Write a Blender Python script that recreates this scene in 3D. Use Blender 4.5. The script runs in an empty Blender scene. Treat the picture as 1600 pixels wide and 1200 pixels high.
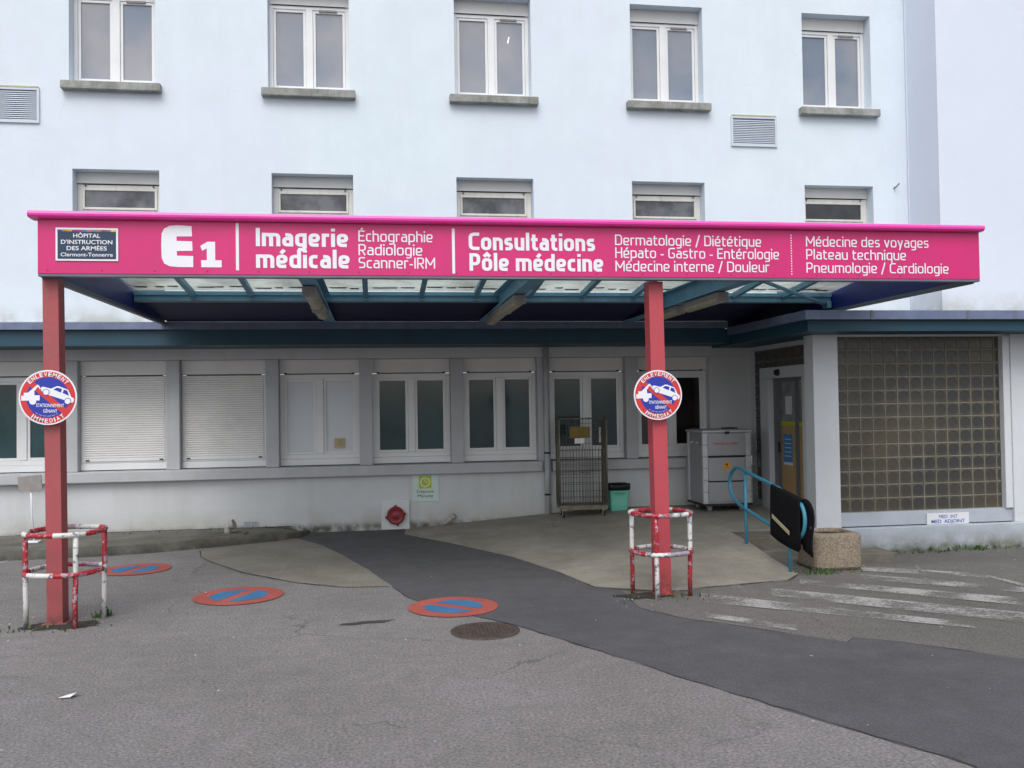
import bpy, bmesh, math, random
from mathutils import Vector, Matrix
random.seed(7)
S = bpy.context.scene
COL = S.collection
PI = math.pi

# ------------------------------------------------------------------ materials
def mat(name, col, rough=.6, var=.12, vscale=3., fine=0., fscale=60., bump=0., bscale=80., metal=0., spec=.5,
        stain=None, coat=0., chips=None, tint2=None, streak=None, mid=None, spots=None, cracks=None):
    """procedural paint: large cloudy variation, fine grain, optional stains, chips and rain streaks"""
    m = bpy.data.materials.new(name); m.use_nodes = True
    nt = m.node_tree; N = nt.nodes; L = nt.links
    b = N['Principled BSDF']
    b.inputs['Roughness'].default_value = rough
    b.inputs['Metallic'].default_value = metal
    b.inputs['Specular IOR Level'].default_value = spec
    b.inputs['Coat Weight'].default_value = coat
    geo = N.new('ShaderNodeNewGeometry')
    def noise(scale, detail=4, vec=None, rgh=.6):
        n = N.new('ShaderNodeTexNoise'); n.inputs['Scale'].default_value = scale
        n.inputs['Detail'].default_value = detail; n.inputs['Roughness'].default_value = rgh
        L.new(vec or geo.outputs['Position'], n.inputs['Vector']); return n.outputs['Fac']
    def ramp(fac, a, bb):
        r = N.new('ShaderNodeMapRange'); r.inputs['From Min'].default_value = a; r.inputs['From Max'].default_value = bb
        L.new(fac, r.inputs['Value']); return r.outputs['Result']
    def mix(fac, c1, c2, mode='MIX'):
        x = N.new('ShaderNodeMix'); x.data_type = 'RGBA'; x.blend_type = mode
        if isinstance(fac, (int, float)): x.inputs['Factor'].default_value = fac
        else: L.new(fac, x.inputs['Factor'])
        for i, c in ((6, c1), (7, c2)):
            if isinstance(c, tuple): x.inputs[i].default_value = (*c[:3], 1)
            else: L.new(c, x.inputs[i])
        return x.outputs[2]
    def mul(a, bb):
        q = N.new('ShaderNodeMath'); q.operation = 'MULTIPLY'
        L.new(a, q.inputs[0])
        if isinstance(bb, (int, float)): q.inputs[1].default_value = bb
        else: L.new(bb, q.inputs[1])
        return q.outputs[0]
    dark = tuple(c * (1 - var * 2) for c in col)
    c = mix(ramp(noise(vscale), .3, .7), tint2 or dark, col)
    if fine:
        f = ramp(noise(fscale, 2, rgh=.7), .25, .75)
        c = mix(f, mix(1., c, (1 - fine,) * 3, 'MULTIPLY'), mix(1., c, (1 + fine,) * 3, 'MULTIPLY'))
    if mid:
        c = mix(ramp(noise(mid[0], 6), .3, .7), mix(1., c, (1 - mid[1],) * 3, 'MULTIPLY'), mix(1., c, (1 + mid[1],) * 3, 'MULTIPLY'))
    if spots:
        c = mix(mul(ramp(noise(spots[1], 3), spots[2], spots[2] + .05), .8), c, spots[0])
    if cracks:
        dv = N.new('ShaderNodeTexNoise'); dv.inputs['Scale'].default_value = 3; dv.inputs['Detail'].default_value = 5
        L.new(geo.outputs['Position'], dv.inputs['Vector'])
        ad = N.new('ShaderNodeMixRGB'); ad.blend_type = 'ADD'; ad.inputs[0].default_value = .35
        L.new(geo.outputs['Position'], ad.inputs[1]); L.new(dv.outputs['Color'], ad.inputs[2])
        vo = N.new('ShaderNodeTexVoronoi'); vo.feature = 'DISTANCE_TO_EDGE'; vo.inputs['Scale'].default_value = cracks[1]
        L.new(ad.outputs[0], vo.inputs['Vector'])
        ln = ramp(vo.outputs['Distance'], cracks[2], 0.)
        c = mix(mul(mul(ln, ramp(noise(.9, 3), .5, .62)), cracks[3]), c, cracks[0])
    if streak:
        mp = N.new('ShaderNodeMapping'); mp.inputs['Scale'].default_value = (1, 1, .06)
        L.new(geo.outputs['Position'], mp.inputs['Vector'])
        c = mix(mul(ramp(noise(streak[2], 5, mp.outputs[0]), .52, .75), streak[1]), c, streak[0])
    for st in (stain or []):      # (colour, axis, full, none, strength, noise scale)
        sc, ax, full, none, stg, ns = st
        sx = N.new('ShaderNodeSeparateXYZ'); L.new(geo.outputs['Position'], sx.inputs[0])
        g = ramp(sx.outputs[ax], none, full)
        nn = ramp(noise(ns, 6), .35, .62)
        c = mix(mul(mul(g, nn), stg), c, sc)
    if chips:
        c = mix(ramp(noise(chips[1], 5, rgh=.65), chips[2], chips[2] + .02), c, chips[0])
    L.new(c, b.inputs['Base Color'])
    if bump:
        bp = N.new('ShaderNodeBump'); bp.inputs['Strength'].default_value = bump; bp.inputs['Distance'].default_value = .01
        L.new(noise(bscale, 4), bp.inputs['Height']); L.new(bp.outputs[0], b.inputs['Normal'])
    return m

def glass_mat(name, col, col2, rough=.06, scale=1.5, ior=1.6):
    m = bpy.data.materials.new(name); m.use_nodes = True
    nt = m.node_tree; N = nt.nodes; L = nt.links; b = N['Principled BSDF']
    geo = N.new('ShaderNodeNewGeometry')
    n = N.new('ShaderNodeTexNoise'); n.inputs['Scale'].default_value = scale; n.inputs['Detail'].default_value = 3
    L.new(geo.outputs['Position'], n.inputs['Vector'])
    r = N.new('ShaderNodeValToRGB'); r.color_ramp.elements[0].position = .35; r.color_ramp.elements[1].position = .65
    r.color_ramp.elements[0].color = (*col, 1); r.color_ramp.elements[1].color = (*col2, 1)
    L.new(n.outputs['Fac'], r.inputs[0]); L.new(r.outputs[0], b.inputs['Base Color'])
    b.inputs['Roughness'].default_value = rough; b.inputs['IOR'].default_value = ior
    return m

M = {}
GRIME = (.16, .15, .11)
M['wall'] = mat('white render', (.645, .735, .79), .85, .03, .25, .05, 60, .4, 110, mid=(2.2, .03), tint2=(.65, .70, .79), cracks=((.50, .54, .58), .35, .003, .3),
                stain=[((.30, .29, .22), 2, 2.96, 3.30, .75, 4)], streak=((.52, .56, .60), .14, 4))
M['wing'] = mat('wing render', (.65, .70, .80), .85, .03, .4, .04, 70, .3, 120,
                stain=[((.28, .27, .20), 2, 2.9, 3.45, .9, 3)])
M['low'] = mat('ground floor render', (.57, .59, .61), .85, .06, 1.2, .06, 70, .3, 120,
               stain=[((.25, .235, .16), 2, .02, .40, .75, 2.4), ((.05, .055, .04), 2, .06, .15, .9, 7)], streak=((.42, .42, .40), .4, 4))
M['low_trim'] = mat('painted concrete trim', (.47, .485, .51), .8, .07, 2.5, .05, 80, .2, 120, streak=((.38, .38, .35), .45, 6))
M['pillar'] = mat('white porch paint', (.62, .645, .68), .8, .04, 1.5, .03, 80, .15, 120, stain=[((.35, .33, .27), 2, .15, .4, .4, 5)])
M['plinth'] = mat('porch plinth render', (.42, .46, .52), .85, .1, 2.5, .08, 60, .3, 90,
                  stain=[((.14, .14, .09), 2, -.12, .14, 1., 4), ((.04, .05, .03), 2, -.13, -.02, 1., 6)])
M['sill'] = mat('weathered concrete sill', (.36, .37, .36), .9, .2, 5, .12, 60, .4, 60, tint2=(.18, .185, .165), streak=((.12, .12, .10), .6, 9))
M['pvc'] = mat('white window plastic', (.72, .73, .74), .4, .04, 3, .02)
M['pvc_old'] = mat('yellowed window plastic', (.68, .67, .63), .5, .07, 4, .03, streak=((.35, .33, .27), .5, 10))
M['box'] = mat('shutter box plastic', (.66, .66, .65), .5, .05, 3, .02)
M['shutter'] = mat('roller shutter slats', (.76, .755, .74), .5, .05, 3, .02)
M['slatgap'] = mat('slat perforation line', (.34, .34, .33), .6)
M['black'] = mat('black rubber', (.012, .012, .014), .6, .2)
M['pane_up'] = glass_mat('upper window glass', (.15, .19, .25), (.31, .30, .315), .05, .8)  # bluish and grey clouds paint a reflection into the pane colour
M['pane_tr'] = glass_mat('transom glass', (.02, .022, .03), (.11, .115, .13), .05, 4.)
M['pane_dark'] = glass_mat('glass with painted tree reflection', (.004, .005, .008), (.02, .022, .028), .05, 5.)  # tree reflection painted in as dark mottling; no trees stand opposite
M['pane_low'] = glass_mat('frosted green glass', (.018, .045, .050), (.035, .075, .082), .08, 1.5, 1.5)
M['pane_open'] = glass_mat('dark room glass', (.008, .006, .006), (.02, .016, .014), .08, 2)
M['panel_white'] = mat('white infill panel', (.64, .68, .73), .5, .04, 2)
M['beige'] = mat('beige plastic', (.52, .40, .20), .5, .05)
M['coping'] = mat('zinc coping', (.17, .21, .33), .5, .15, 4, .05, metal=.2, streak=((.09, .10, .14), .5, 8))
M['teal'] = mat('teal fascia paint', (.010, .062, .10), .5, .1, 3, .04)
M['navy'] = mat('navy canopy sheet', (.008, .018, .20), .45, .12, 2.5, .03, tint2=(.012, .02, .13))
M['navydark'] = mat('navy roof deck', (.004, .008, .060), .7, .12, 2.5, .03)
M['edge'] = mat('grey panel edge trim', (.13, .15, .19), .5, .12, 4, .03)
M['steelblue'] = mat('light blue steel paint', (.15, .36, .50), .5, .12, 5, .06, stain=None, chips=((.12, .07, .045), 9, .74))
M['rail'] = mat('blue handrail paint', (.05, .24, .36), .45, .1, 8, .04, chips=((.12, .10, .09), 40, .70))
M['pink'] = mat('magenta sign sheet', (.62, .012, .165), .45, .04, 1.0, .03, coat=.1, tint2=(.55, .014, .15), mid=(5, .03), streak=((.36, .02, .10), .25, 10))
M['pinkcap'] = mat('pink cap with sky light', (.95, .075, .44), .38, .03, 2., .02, coat=.2)  # sky light on the cap is put into this brighter pink
M['postred'] = mat('faded red post paint', (.37, .072, .082), .55, .1, 3, .08, 60, .1, 60, tint2=(.29, .075, .08),
                   stain=[((.09, .04, .035), 2, .0, .16, .9, 9)])
M['postred2'] = mat('fresher red post paint', (.47, .055, .075), .5, .08, 3, .07, 60, .1, 60, tint2=(.40, .058, .075),
                    stain=[((.05, .045, .02), 2, .06, .26, 1., 14)])
M['white'] = mat('white vinyl', (.78, .79, .84), .5, .03)
M['platenavy'] = mat('slate sign face', (.012, .038, .085), .5, .05)
M['signred'] = mat('sign red', (.60, .035, .035), .4, .04)
M['signblue'] = mat('sign blue', (.018, .035, .36), .4, .04)
M['chipred'] = mat('chipped red paint', (.40, .018, .03), .5, .12, 10, .08, bump=.3, bscale=60, chips=((.32, .29, .34), 20, .555), stain=[((.10, .05, .035), 2, .02, .34, .85, 9)])
M['chipwhite'] = mat('chipped white paint', (.66, .66, .64), .5, .08, 10, .05, bump=.3, bscale=60, chips=((.15, .17, .22), 17, .55), stain=[((.12, .09, .06), 2, .0, .22, .7, 12)])
M['chipgrey'] = mat('worn painted steel', (.34, .33, .40), .5, .2, 18, .1, bump=.3, bscale=60, chips=((.42, .02, .04), 20, .53))
M['asphalt'] = mat('worn asphalt', (.225, .212, .215), .92, .12, .5, .55, 52, 1.0, 110, tint2=(.165, .155, .152), chips=((.37, .36, .36), 70, .66), mid=(7, .10), spots=((.07, .065, .06), 11, .73), cracks=((.06, .055, .05), .55, .006, .7))
M['asphalt_right'] = mat('older brown asphalt', (.155, .145, .138), .92, .12, .5, .55, 52, 1.0, 110, tint2=(.115, .108, .102), chips=((.27, .26, .25), 70, .65), mid=(7, .10), spots=((.07, .065, .06), 11, .73), cracks=((.06, .055, .05), .55, .006, .7))
M['asphalt_dark'] = mat('newer dark asphalt', (.088, .087, .096), .92, .1, 1.0, .34, 70, .8, 130, tint2=(.070, .069, .076), chips=((.24, .24, .24), 60, .70), mid=(4, .10), spots=((.05, .05, .055), 9, .74))
M['concrete'] = mat('old concrete apron', (.30, .28, .24), .9, .14, 1.3, .2, 60, .6, 90, tint2=(.20, .185, .16),
                    chips=((.07, .065, .055), 38, .755), mid=(5, .10), cracks=((.09, .08, .07), .45, .006, .6))
M['concrete_p'] = mat('worn concrete patch', (.235, .22, .19), .9, .14, 1.6, .34, 70, .6, 90, tint2=(.17, .155, .13))
M['kerb'] = mat('mossy kerb concrete', (.15, .145, .125), .9, .2, 4, .2, 60, .6, 60, tint2=(.06, .06, .048),
                stain=[((.03, .03, .024), 2, .0, .09, .7, 5)])
M['step'] = mat('step concrete', (.19, .175, .15), .9, .2, 3, .15, 70, .5, 70, tint2=(.08, .075, .055))
M['planter'] = mat('exposed pebble concrete', (.27, .22, .165), .9, .1, 3, .6, 70, 1., 75, tint2=(.20, .165, .125))
M['soil'] = mat('dry soil', (.045, .038, .03), 1, .3, 20, .3, bump=1, bscale=60)
M['cage'] = mat('galvanised brownish wire', (.19, .17, .13), .55, .2, 12, .1, metal=.3)
M['aluminium'] = mat('grey aluminium sheet', (.34, .355, .375), .42, .06, 2.5, .03, metal=.35)
M['alu_light'] = mat('light aluminium profile', (.52, .535, .56), .38, .05, 4, .03, metal=.35)
M['mint'] = mat('mint green plastic', (.13, .50, .38), .45, .03)
M['bag'] = mat('black bin bag', (.01, .01, .012), .35, .2, 30, bump=.8, bscale=40)
M['matcloth'] = mat('black rubber mat', (.006, .006, .009), .95, .2, 8, .1, bump=.3, bscale=120, spec=.2)
M['purple'] = mat('dull violet rubber', (.055, .035, .075), .7, .1)
M['strip'] = mat('cream label strip', (.48, .44, .28), .6, .1, 20)
M['manhole'] = mat('rusty cast iron', (.085, .06, .05), .75, .3, 25, .25, 80, .6, 60, tint2=(.04, .03, .03))
M['roadred'] = mat('red road paint', (.40, .085, .065), .9, .14, 4, .2, 70, .4, 150, chips=((.17, .155, .155), 48, .63))
M['roadblue'] = mat('blue road paint', (.035, .16, .34), .85, .1, 4, .16, 110, .4, 150, chips=((.15, .145, .15), 48, .63))
M['redcap'] = mat('dark red cast cap', (.23, .012, .022), .45, .15, 12, .06)
M['lime'] = mat('lime green print', (.42, .50, .01), .5, .03)
M['ink'] = mat('dark print', (.03, .035, .045), .5, .05)
M['blueink'] = mat('blue print', (.025, .10, .42), .5, .05)
M['redink'] = mat('red print', (.55, .02, .03), .5, .05)
M['amber'] = mat('amber sticker', (.65, .30, .01), .5, .05)
M['paper'] = mat('white paper', (.66, .67, .70), .7, .05)
M['signpale'] = mat('pale green sign sheet', (.55, .66, .62), .45, .04)
M['blockglass'] = glass_mat('brown glass block', (.045, .046, .045), (.105, .085, .055), .22, .6, 1.45)
M['blockrim'] = mat('glass block rim', (.105, .09, .062), .45, .3, 1.0, .15, tint2=(.06, .058, .05))
M['mortar'] = mat('block mortar', (.24, .225, .18), .8, .15, 4, .1, tint2=(.15, .14, .11))
M['lampshell'] = mat('grey lamp housing', (.30, .28, .27), .6, .12, 9)
M['diffuser'] = mat('yellowed lamp diffuser', (.46, .42, .30), .35, .12, 9)
M['vent'] = mat('painted vent louvre', (.58, .64, .72), .5, .06, 5)
M['ventback'] = mat('vent shadow gap', (.26, .30, .37), .7)
M['bark'] = mat('tan board', (.46, .30, .13), .5, .12, 5)
M['skyblue'] = mat('blue notice', (.05, .22, .52), .5, .06)
M['doorglass'] = glass_mat('entrance door glass', (.14, .155, .155), (.26, .27, .26), .08, 4)
M['doorgrey'] = mat('grey door metal', (.16, .17, .19), .4, .06, metal=.3)
M['stub'] = mat('dirty ceramic pipe', (.40, .38, .36), .6, .2, 14, .1)
M['grass'] = mat('weed green', (.06, .13, .025), .7, .3, 30)
M['cordblue'] = mat('blue strap', (.01, .09, .25), .5)
for i, c in enumerate([(.03,.07,.45),(.5,.15,.03),(.3,.4,.03),(.28,.02,.25),(.45,.02,.12),(.01,.2,.6),(.6,.15,.15),(.03,.3,.3),(.3,.2,.1),(.2,.08,.06),(.2,.15,.12),(.6,.55,.04)]):
    M['sw%d' % i] = mat('colour swatch %d' % i, c, .5, .03)

# worn road paint: paint where the noise keeps it, asphalt where it has worn off
def worn_paint():
    m = bpy.data.materials.new('worn white road paint'); m.use_nodes = True
    nt = m.node_tree; N = nt.nodes; L = nt.links; b = N['Principled BSDF']; out = N['Material Output']
    b.inputs['Base Color'].default_value = (.40, .395, .385, 1); b.inputs['Roughness'].default_value = .85
    geo = N.new('ShaderNodeNewGeometry')
    n1 = N.new('ShaderNodeTexNoise'); n1.inputs['Scale'].default_value = 34; n1.inputs['Detail'].default_value = 8; n1.inputs['Roughness'].default_value = .75
    n2 = N.new('ShaderNodeTexNoise'); n2.inputs['Scale'].default_value = 2.2; n2.inputs['Detail'].default_value = 3
    for n in (n1, n2): L.new(geo.outputs['Position'], n.inputs['Vector'])
    a = N.new('ShaderNodeMath'); a.operation = 'MULTIPLY_ADD'; a.inputs[1].default_value = 1.1
    L.new(n2.outputs['Fac'], a.inputs[0]); L.new(n1.outputs['Fac'], a.inputs[2])
    r = N.new('ShaderNodeMapRange'); r.inputs['From Min'].default_value = .93; r.inputs['From Max'].default_value = 1.18; r.inputs['To Max'].default_value = .8
    L.new(a.outputs[0], r.inputs['Value'])
    t = N.new('ShaderNodeBsdfTransparent'); x = N.new('ShaderNodeMixShader')
    L.new(r.outputs[0], x.inputs[0]); L.new(t.outputs[0], x.inputs[1]); L.new(b.outputs[0], x.inputs[2]); L.new(x.outputs[0], out.inputs[0])
    return m
M['worn'] = worn_paint()

def roof_glass():
    m = bpy.data.materials.new('dirty translucent roof glass'); m.use_nodes = True
    nt = m.node_tree; N = nt.nodes; L = nt.links; out = N['Material Output']; N.remove(N['Principled BSDF'])
    geo = N.new('ShaderNodeNewGeometry')
    n = N.new('ShaderNodeTexNoise'); n.inputs['Scale'].default_value = 2.2; n.inputs['Detail'].default_value = 6
    L.new(geo.outputs['Position'], n.inputs['Vector'])
    r = N.new('ShaderNodeValToRGB'); r.color_ramp.elements[0].position = .36; r.color_ramp.elements[1].position = .6
    r.color_ramp.elements[0].color = (.27, .28, .24, 1); r.color_ramp.elements[1].color = (.54, .57, .50, 1)
    L.new(n.outputs['Fac'], r.inputs[0])
    tl = N.new('ShaderNodeBsdfTranslucent'); tr = N.new('ShaderNodeBsdfTransparent'); df = N.new('ShaderNodeBsdfDiffuse')
    L.new(r.outputs[0], tl.inputs[0]); L.new(r.outputs[0], df.inputs[0]); tr.inputs[0].default_value = (.8, .84, .8, 1)
    a = N.new('ShaderNodeMixShader'); a.inputs[0].default_value = .35; L.new(tl.outputs[0], a.inputs[1]); L.new(df.outputs[0], a.inputs[2])
    x = N.new('ShaderNodeMixShader'); x.inputs[0].default_value = .25; L.new(a.outputs[0], x.inputs[1]); L.new(tr.outputs[0], x.inputs[2])
    L.new(x.outputs[0], out.inputs[0]); return m
M['roofglass'] = roof_glass()

def lamp_mat():
    m = bpy.data.materials.new('lit ceiling tube'); m.use_nodes = True
    b = m.node_tree.nodes['Principled BSDF']; b.inputs['Emission Color'].default_value = (1, .8, .6, 1); b.inputs['Emission Strength'].default_value = 1.2
    return m
M['tube'] = lamp_mat()

# ------------------------------------------------------------------ mesh builder
class MB:
    def __init__(s): s.bm = bmesh.new(); s.mats = []; s.cur = 0
    def m(s, key):
        if key not in s.mats: s.mats.append(key)
        s.cur = s.mats.index(key); return s
    def face(s, pts):
        f = s.bm.faces.new([s.bm.verts.new(p) for p in pts]); f.material_index = s.cur; return f
    def box(s, x0, x1, y0, y1, z0, z1, mtx=None):
        v = [(x, y, z) for x in (x0, x1) for y in (y0, y1) for z in (z0, z1)]
        if mtx: v = [mtx @ Vector(p) for p in v]
        v = [s.bm.verts.new(p) for p in v]
        for q in ((0, 1, 3, 2), (4, 6, 7, 5), (0, 4, 5, 1), (2, 3, 7, 6), (0, 2, 6, 4), (1, 5, 7, 3)):
            f = s.bm.faces.new([v[i] for i in q]); f.material_index = s.cur
        return s
    def rect(s, x0, x1, z0, z1, t, y0, y1, tb=None):      # picture-frame of four bars, butted
        tb = tb or t
        s.box(x0, x0 + t, y0, y1, z0, z1); s.box(x1 - t, x1, y0, y1, z0, z1)
        s.box(x0 + t, x1 - t, y0, y1, z0, z0 + tb); s.box(x0 + t, x1 - t, y0, y1, z1 - t, z1); return s
    def prism(s, pts, o, u, v, n, d):                      # 2-D outline pts in plane (o,u,v), thickness d along n
        o, u, v, n = map(Vector, (o, u, v, n))
        a = [s.bm.verts.new(o + u * p[0] + v * p[1]) for p in pts]
        b = [s.bm.verts.new(o + u * p[0] + v * p[1] - n * d) for p in pts]
        k = len(pts)
        fs = [s.bm.faces.new(a), s.bm.faces.new(b[::-1])]
        for i in range(k): fs.append(s.bm.faces.new([a[i], b[i], b[(i + 1) % k], a[(i + 1) % k]]))
        for f in fs: f.material_index = s.cur
        return s
    def tube(s, pts, r, seg=10, closed=False, mats=None, cap=True):
        pts = [Vector(p) for p in pts]; n = len(pts); rings = []
        prev = None
        for i, p in enumerate(pts):
            if closed: t = pts[(i + 1) % n] - pts[i - 1]
            else: t = pts[min(i + 1, n - 1)] - pts[max(i - 1, 0)]
            t.normalize()
            if prev is None:
                a = t.orthogonal().normalized()
            else:
                a = prev - t * prev.dot(t); a.normalize()
            prev = a; b = t.cross(a)
            rr = r[i] if isinstance(r, (list, tuple)) else r
            rings.append([s.bm.verts.new(p + a * math.cos(2 * PI * k / seg) * rr + b * math.sin(2 * PI * k / seg) * rr) for k in range(seg)])
        for i in range(n if closed else n - 1):
            A = rings[i]; B = rings[(i + 1) % n]
            if mats: s.m(mats[i])
            off = 0
            if closed and i == n - 1:
                off = min(range(seg), key=lambda o: (A[0].co - B[o].co).length)
            for k in range(seg):
                f = s.bm.faces.new([A[k], A[(k + 1) % seg], B[(k + 1 + off) % seg], B[(k + off) % seg]]); f.material_index = s.cur; f.smooth = True
        if cap and not closed:
            for R in (rings[0][::-1], rings[-1]):
                f = s.bm.faces.new(R); f.material_index = s.cur
        return s
    def lathe(s, prof, c, seg=32, axis='Z'):
        c = Vector(c); rings = []
        for r, h in prof:
            ring = []
            for k in range(seg):
                a = 2 * PI * k / seg
                p = Vector((math.cos(a) * r, math.sin(a) * r, h))
                if axis == 'Y': p = Vector((p.x, -p.z, p.y))
                if axis == 'X': p = Vector((p.z, p.x, p.y))
                ring.append(s.bm.verts.new(c + p))
            rings.append(ring)
        for A, B in zip(rings, rings[1:]):
            for k in range(seg):
                f = s.bm.faces.new([A[k], A[(k + 1) % seg], B[(k + 1) % seg], B[k]]); f.material_index = s.cur; f.smooth = True
        for R in (rings[0][::-1], rings[-1]):
            f = s.bm.faces.new(R); f.material_index = s.cur
        return s
    def text(s, body, o, width, cap, u=(1, 0, 0), v=(0, 0, 1), bold=0., align='L', spacing=1.0):
        me = text_mesh(body, bold, spacing)
        xs = [w.co.x for w in me.vertices]; x0, x1 = min(xs), max(xs)
        sc = cap / CAPH; sx = width / (x1 - x0) if width else sc
        off = -x0 if align == 'L' else -(x0 + x1) / 2
        o, u, v = Vector(o), Vector(u), Vector(v)
        vs = [s.bm.verts.new(o + u * ((w.co.x + off) * sx) + v * (w.co.y * sc)) for w in me.vertices]
        for p in me.polygons:
            try:
                f = s.bm.faces.new([vs[i] for i in p.vertices]); f.material_index = s.cur
            except ValueError: pass
        return s
    def build(s, name, parent=None, bevel=0, smooth=False, recalc=True):
        if recalc: bmesh.ops.recalc_face_normals(s.bm, faces=s.bm.faces)
        me = bpy.data.meshes.new(name); s.bm.to_mesh(me); s.bm.free()
        for k in s.mats: me.materials.append(M[k])
        if smooth:
            for p in me.polygons: p.use_smooth = True
        o = bpy.data.objects.new(name, me); COL.objects.link(o)
        if parent is not None:
            o.parent = parent; o.matrix_parent_inverse = MINV.get(parent.name, Matrix())
        if bevel:
            b = o.modifiers.new('bevel', 'BEVEL'); b.width = bevel; b.segments = 2; b.limit_method = 'ANGLE'; b.angle_limit = .7
        return o
MINV = {}
_tc = {}
def text_mesh(body, bold=0., spacing=1.0):
    k = (body, bold, spacing)
    if k not in _tc:
        cu = bpy.data.curves.new('glyphs', 'FONT'); cu.body = body; cu.size = 1; cu.offset = bold; cu.space_character = spacing
        cu.resolution_u = 4
        ob = bpy.data.objects.new('glyphs', cu); COL.objects.link(ob)
        dg = bpy.context.evaluated_depsgraph_get()
        _tc[k] = bpy.data.meshes.new_from_object(ob.evaluated_get(dg))
        bpy.data.objects.remove(ob)
    return _tc[k]
_h = text_mesh('H'); CAPH = max(v.co.y for v in _h.vertices) - min(v.co.y for v in _h.vertices)

# a squarish rounded sans drawn as strokes, like the lettering on the canopy
def glyph(c, t):
    h = t / 2; XH, CP, DS = .73, 1., -.26; x = XH - h; cp = CP - h; b = h
    def L_(*p): return list(p)
    base = {'é': 'e', 'É': 'E', 'ô': 'o'}.get(c, c)
    W = dict(a=.50, c=.44, d=.54, e=.52, g=.53, h=.52, i=t, l=t, m=.84, n=.52, o=.54, p=.54, q=.54, r=.34, s=.45, t=.37, u=.52, v=.52, y=.52,
             C=.56, D=.62, E=.52, G=.60, H=.62, I=t, M=.80, P=.56, R=.58, S=.54)
    W['-'] = .28; W['/'] = .36; W[' '] = .20
    w = W[base]; l, r = h, w - h; ra = .17
    S = []            # (points, corner radii or single radius, closed)
    if base == 'a': S = [([(l + .05, x), (r, x), (r, 0)], ra), ([(r, .43), (l, .43), (l, b), (r, b)], ra * .8)]
    elif base == 'c': S = [([(r + h * .6, x), (l, x), (l, b), (r + h * .6, b)], ra)]
    elif base == 'd': S = [([(r, x), (l, x), (l, b), (r, b)], ra), ([(r, CP), (r, 0)], 0)]
    elif base == 'e': S = [([(r + h * .3, b), (l, b), (l, x), (r, x), (r, .33), (l, .33)], ra * .9)]
    elif base == 'g': S = [([(r, x), (l, x), (l, b), (r, b)], ra), ([(r, XH), (r, DS + h), (l + .04, DS + h)], ra)]
    elif base == 'h': S = [([(l, CP), (l, 0)], 0), ([(l, x), (r, x), (r, 0)], ra)]
    elif base == 'i': S = [([(l, XH), (l, 0)], 0), ([(l, CP + .01), (l, CP - max(.13, t * .8))], 0)]
    elif base == 'l': S = [([(l, CP + .03), (l, 0)], 0)]
    elif base == 'm': S = [([(l, XH), (l, 0)], 0), ([(l, x), (w / 2, x), (w / 2, 0)], ra), ([(w / 2 - h, x), (r, x), (r, 0)], ra)]
    elif base == 'n': S = [([(l, XH), (l, 0)], 0), ([(l, x), (r, x), (r, 0)], ra)]
    elif base == 'o': S = [([(w / 2, x), (l, x), (l, b), (r, b), (r, x), (w / 2 - .004, x)], ra)]
    elif base == 'p': S = [([(l, XH), (l, DS)], 0), ([(l, x), (r, x), (r, b), (l, b)], ra)]
    elif base == 'q': S = [([(r, XH), (r, DS)], 0), ([(r, x), (l, x), (l, b), (r, b)], ra)]
    elif base == 'r': S = [([(l, XH), (l, 0)], 0), ([(l, x), (r + h, x)], 0)]
    elif base == 's': m_ = XH / 2; S = [([(r + h * .4, x), (l, x), (l, m_), (r, m_), (r, b), (l - h * .4, b)], ra * .72)]
    elif base == 't': S = [([(l + .06, .93), (l + .06, b), (r + h, b)], ra * .8), ([(l - h, x), (r + h * .8, x)], 0)]
    elif base == 'u': S = [([(l, XH), (l, b), (r, b)], ra), ([(r, XH), (r, 0)], 0)]
    elif base == 'v': S = [([(l, XH), (w / 2, 0)], 0), ([(r, XH), (w / 2, 0)], 0)]
    elif base == 'y': S = [([(l, XH), (w / 2 + .02, 0)], 0), ([(r, XH), (w / 2 - .09, DS)], 0)]
    elif base == 'C': S = [([(r + h, cp), (l, cp), (l, b), (r + h, b)], .22)]
    elif base == 'D': S = [([(l, 0), (l, CP)], 0), ([(l, cp), (r, cp), (r, b), (l, b)], .24)]
    elif base == 'E': S = [([(l, 0), (l, CP)], 0), ([(l, cp), (w, cp)], 0), ([(l, .51), (w - .05, .51)], 0), ([(l, b), (w, b)], 0)]
    elif base == 'G': S = [([(r + h, cp), (l, cp), (l, b), (r, b), (r, .50), (w * .55, .50)], .2)]
    elif base == 'H': S = [([(l, 0), (l, CP)], 0), ([(r, 0), (r, CP)], 0), ([(l, .51), (r, .51)], 0)]
    elif base == 'I': S = [([(l, 0), (l, CP)], 0)]
    elif base == 'M': S = [([(l, 0), (l, CP)], 0), ([(r, 0), (r, CP)], 0), ([(l, CP - h), (w / 2, .3)], 0), ([(r, CP - h), (w / 2, .3)], 0)]
    elif base == 'P': S = [([(l, 0), (l, CP)], 0), ([(l, cp), (r, cp), (r, .40), (l, .40)], .2)]
    elif base == 'R': S = [([(l, 0), (l, CP)], 0), ([(l, cp), (r, cp), (r, .44), (l, .44)], .2), ([(w * .45, .44), (r, 0)], 0)]
    elif base == 'S': S = [([(r + h * .4, cp), (l, cp), (l, .5), (r, .5), (r, b), (l - h * .4, b)], .17)]
    elif base == '-': S = [([(0, .34), (w, .34)], 0)]
    elif base == '/': S = [([(.02, -.12), (w - .02, 1.06)], 0)]
    if c == 'é': S.append(([(w / 2 - .05, XH + .07), (w / 2 + .12, XH + .26)], 0))
    if c == 'É': S.append(([(w / 2 - .05, CP + .06), (w / 2 + .10, CP + .22)], 0))
    if c == 'ô': S.append(([(w / 2 - .16, XH + .08), (w / 2, XH + .24), (w / 2 + .16, XH + .08)], 0))
    return w, S
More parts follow.
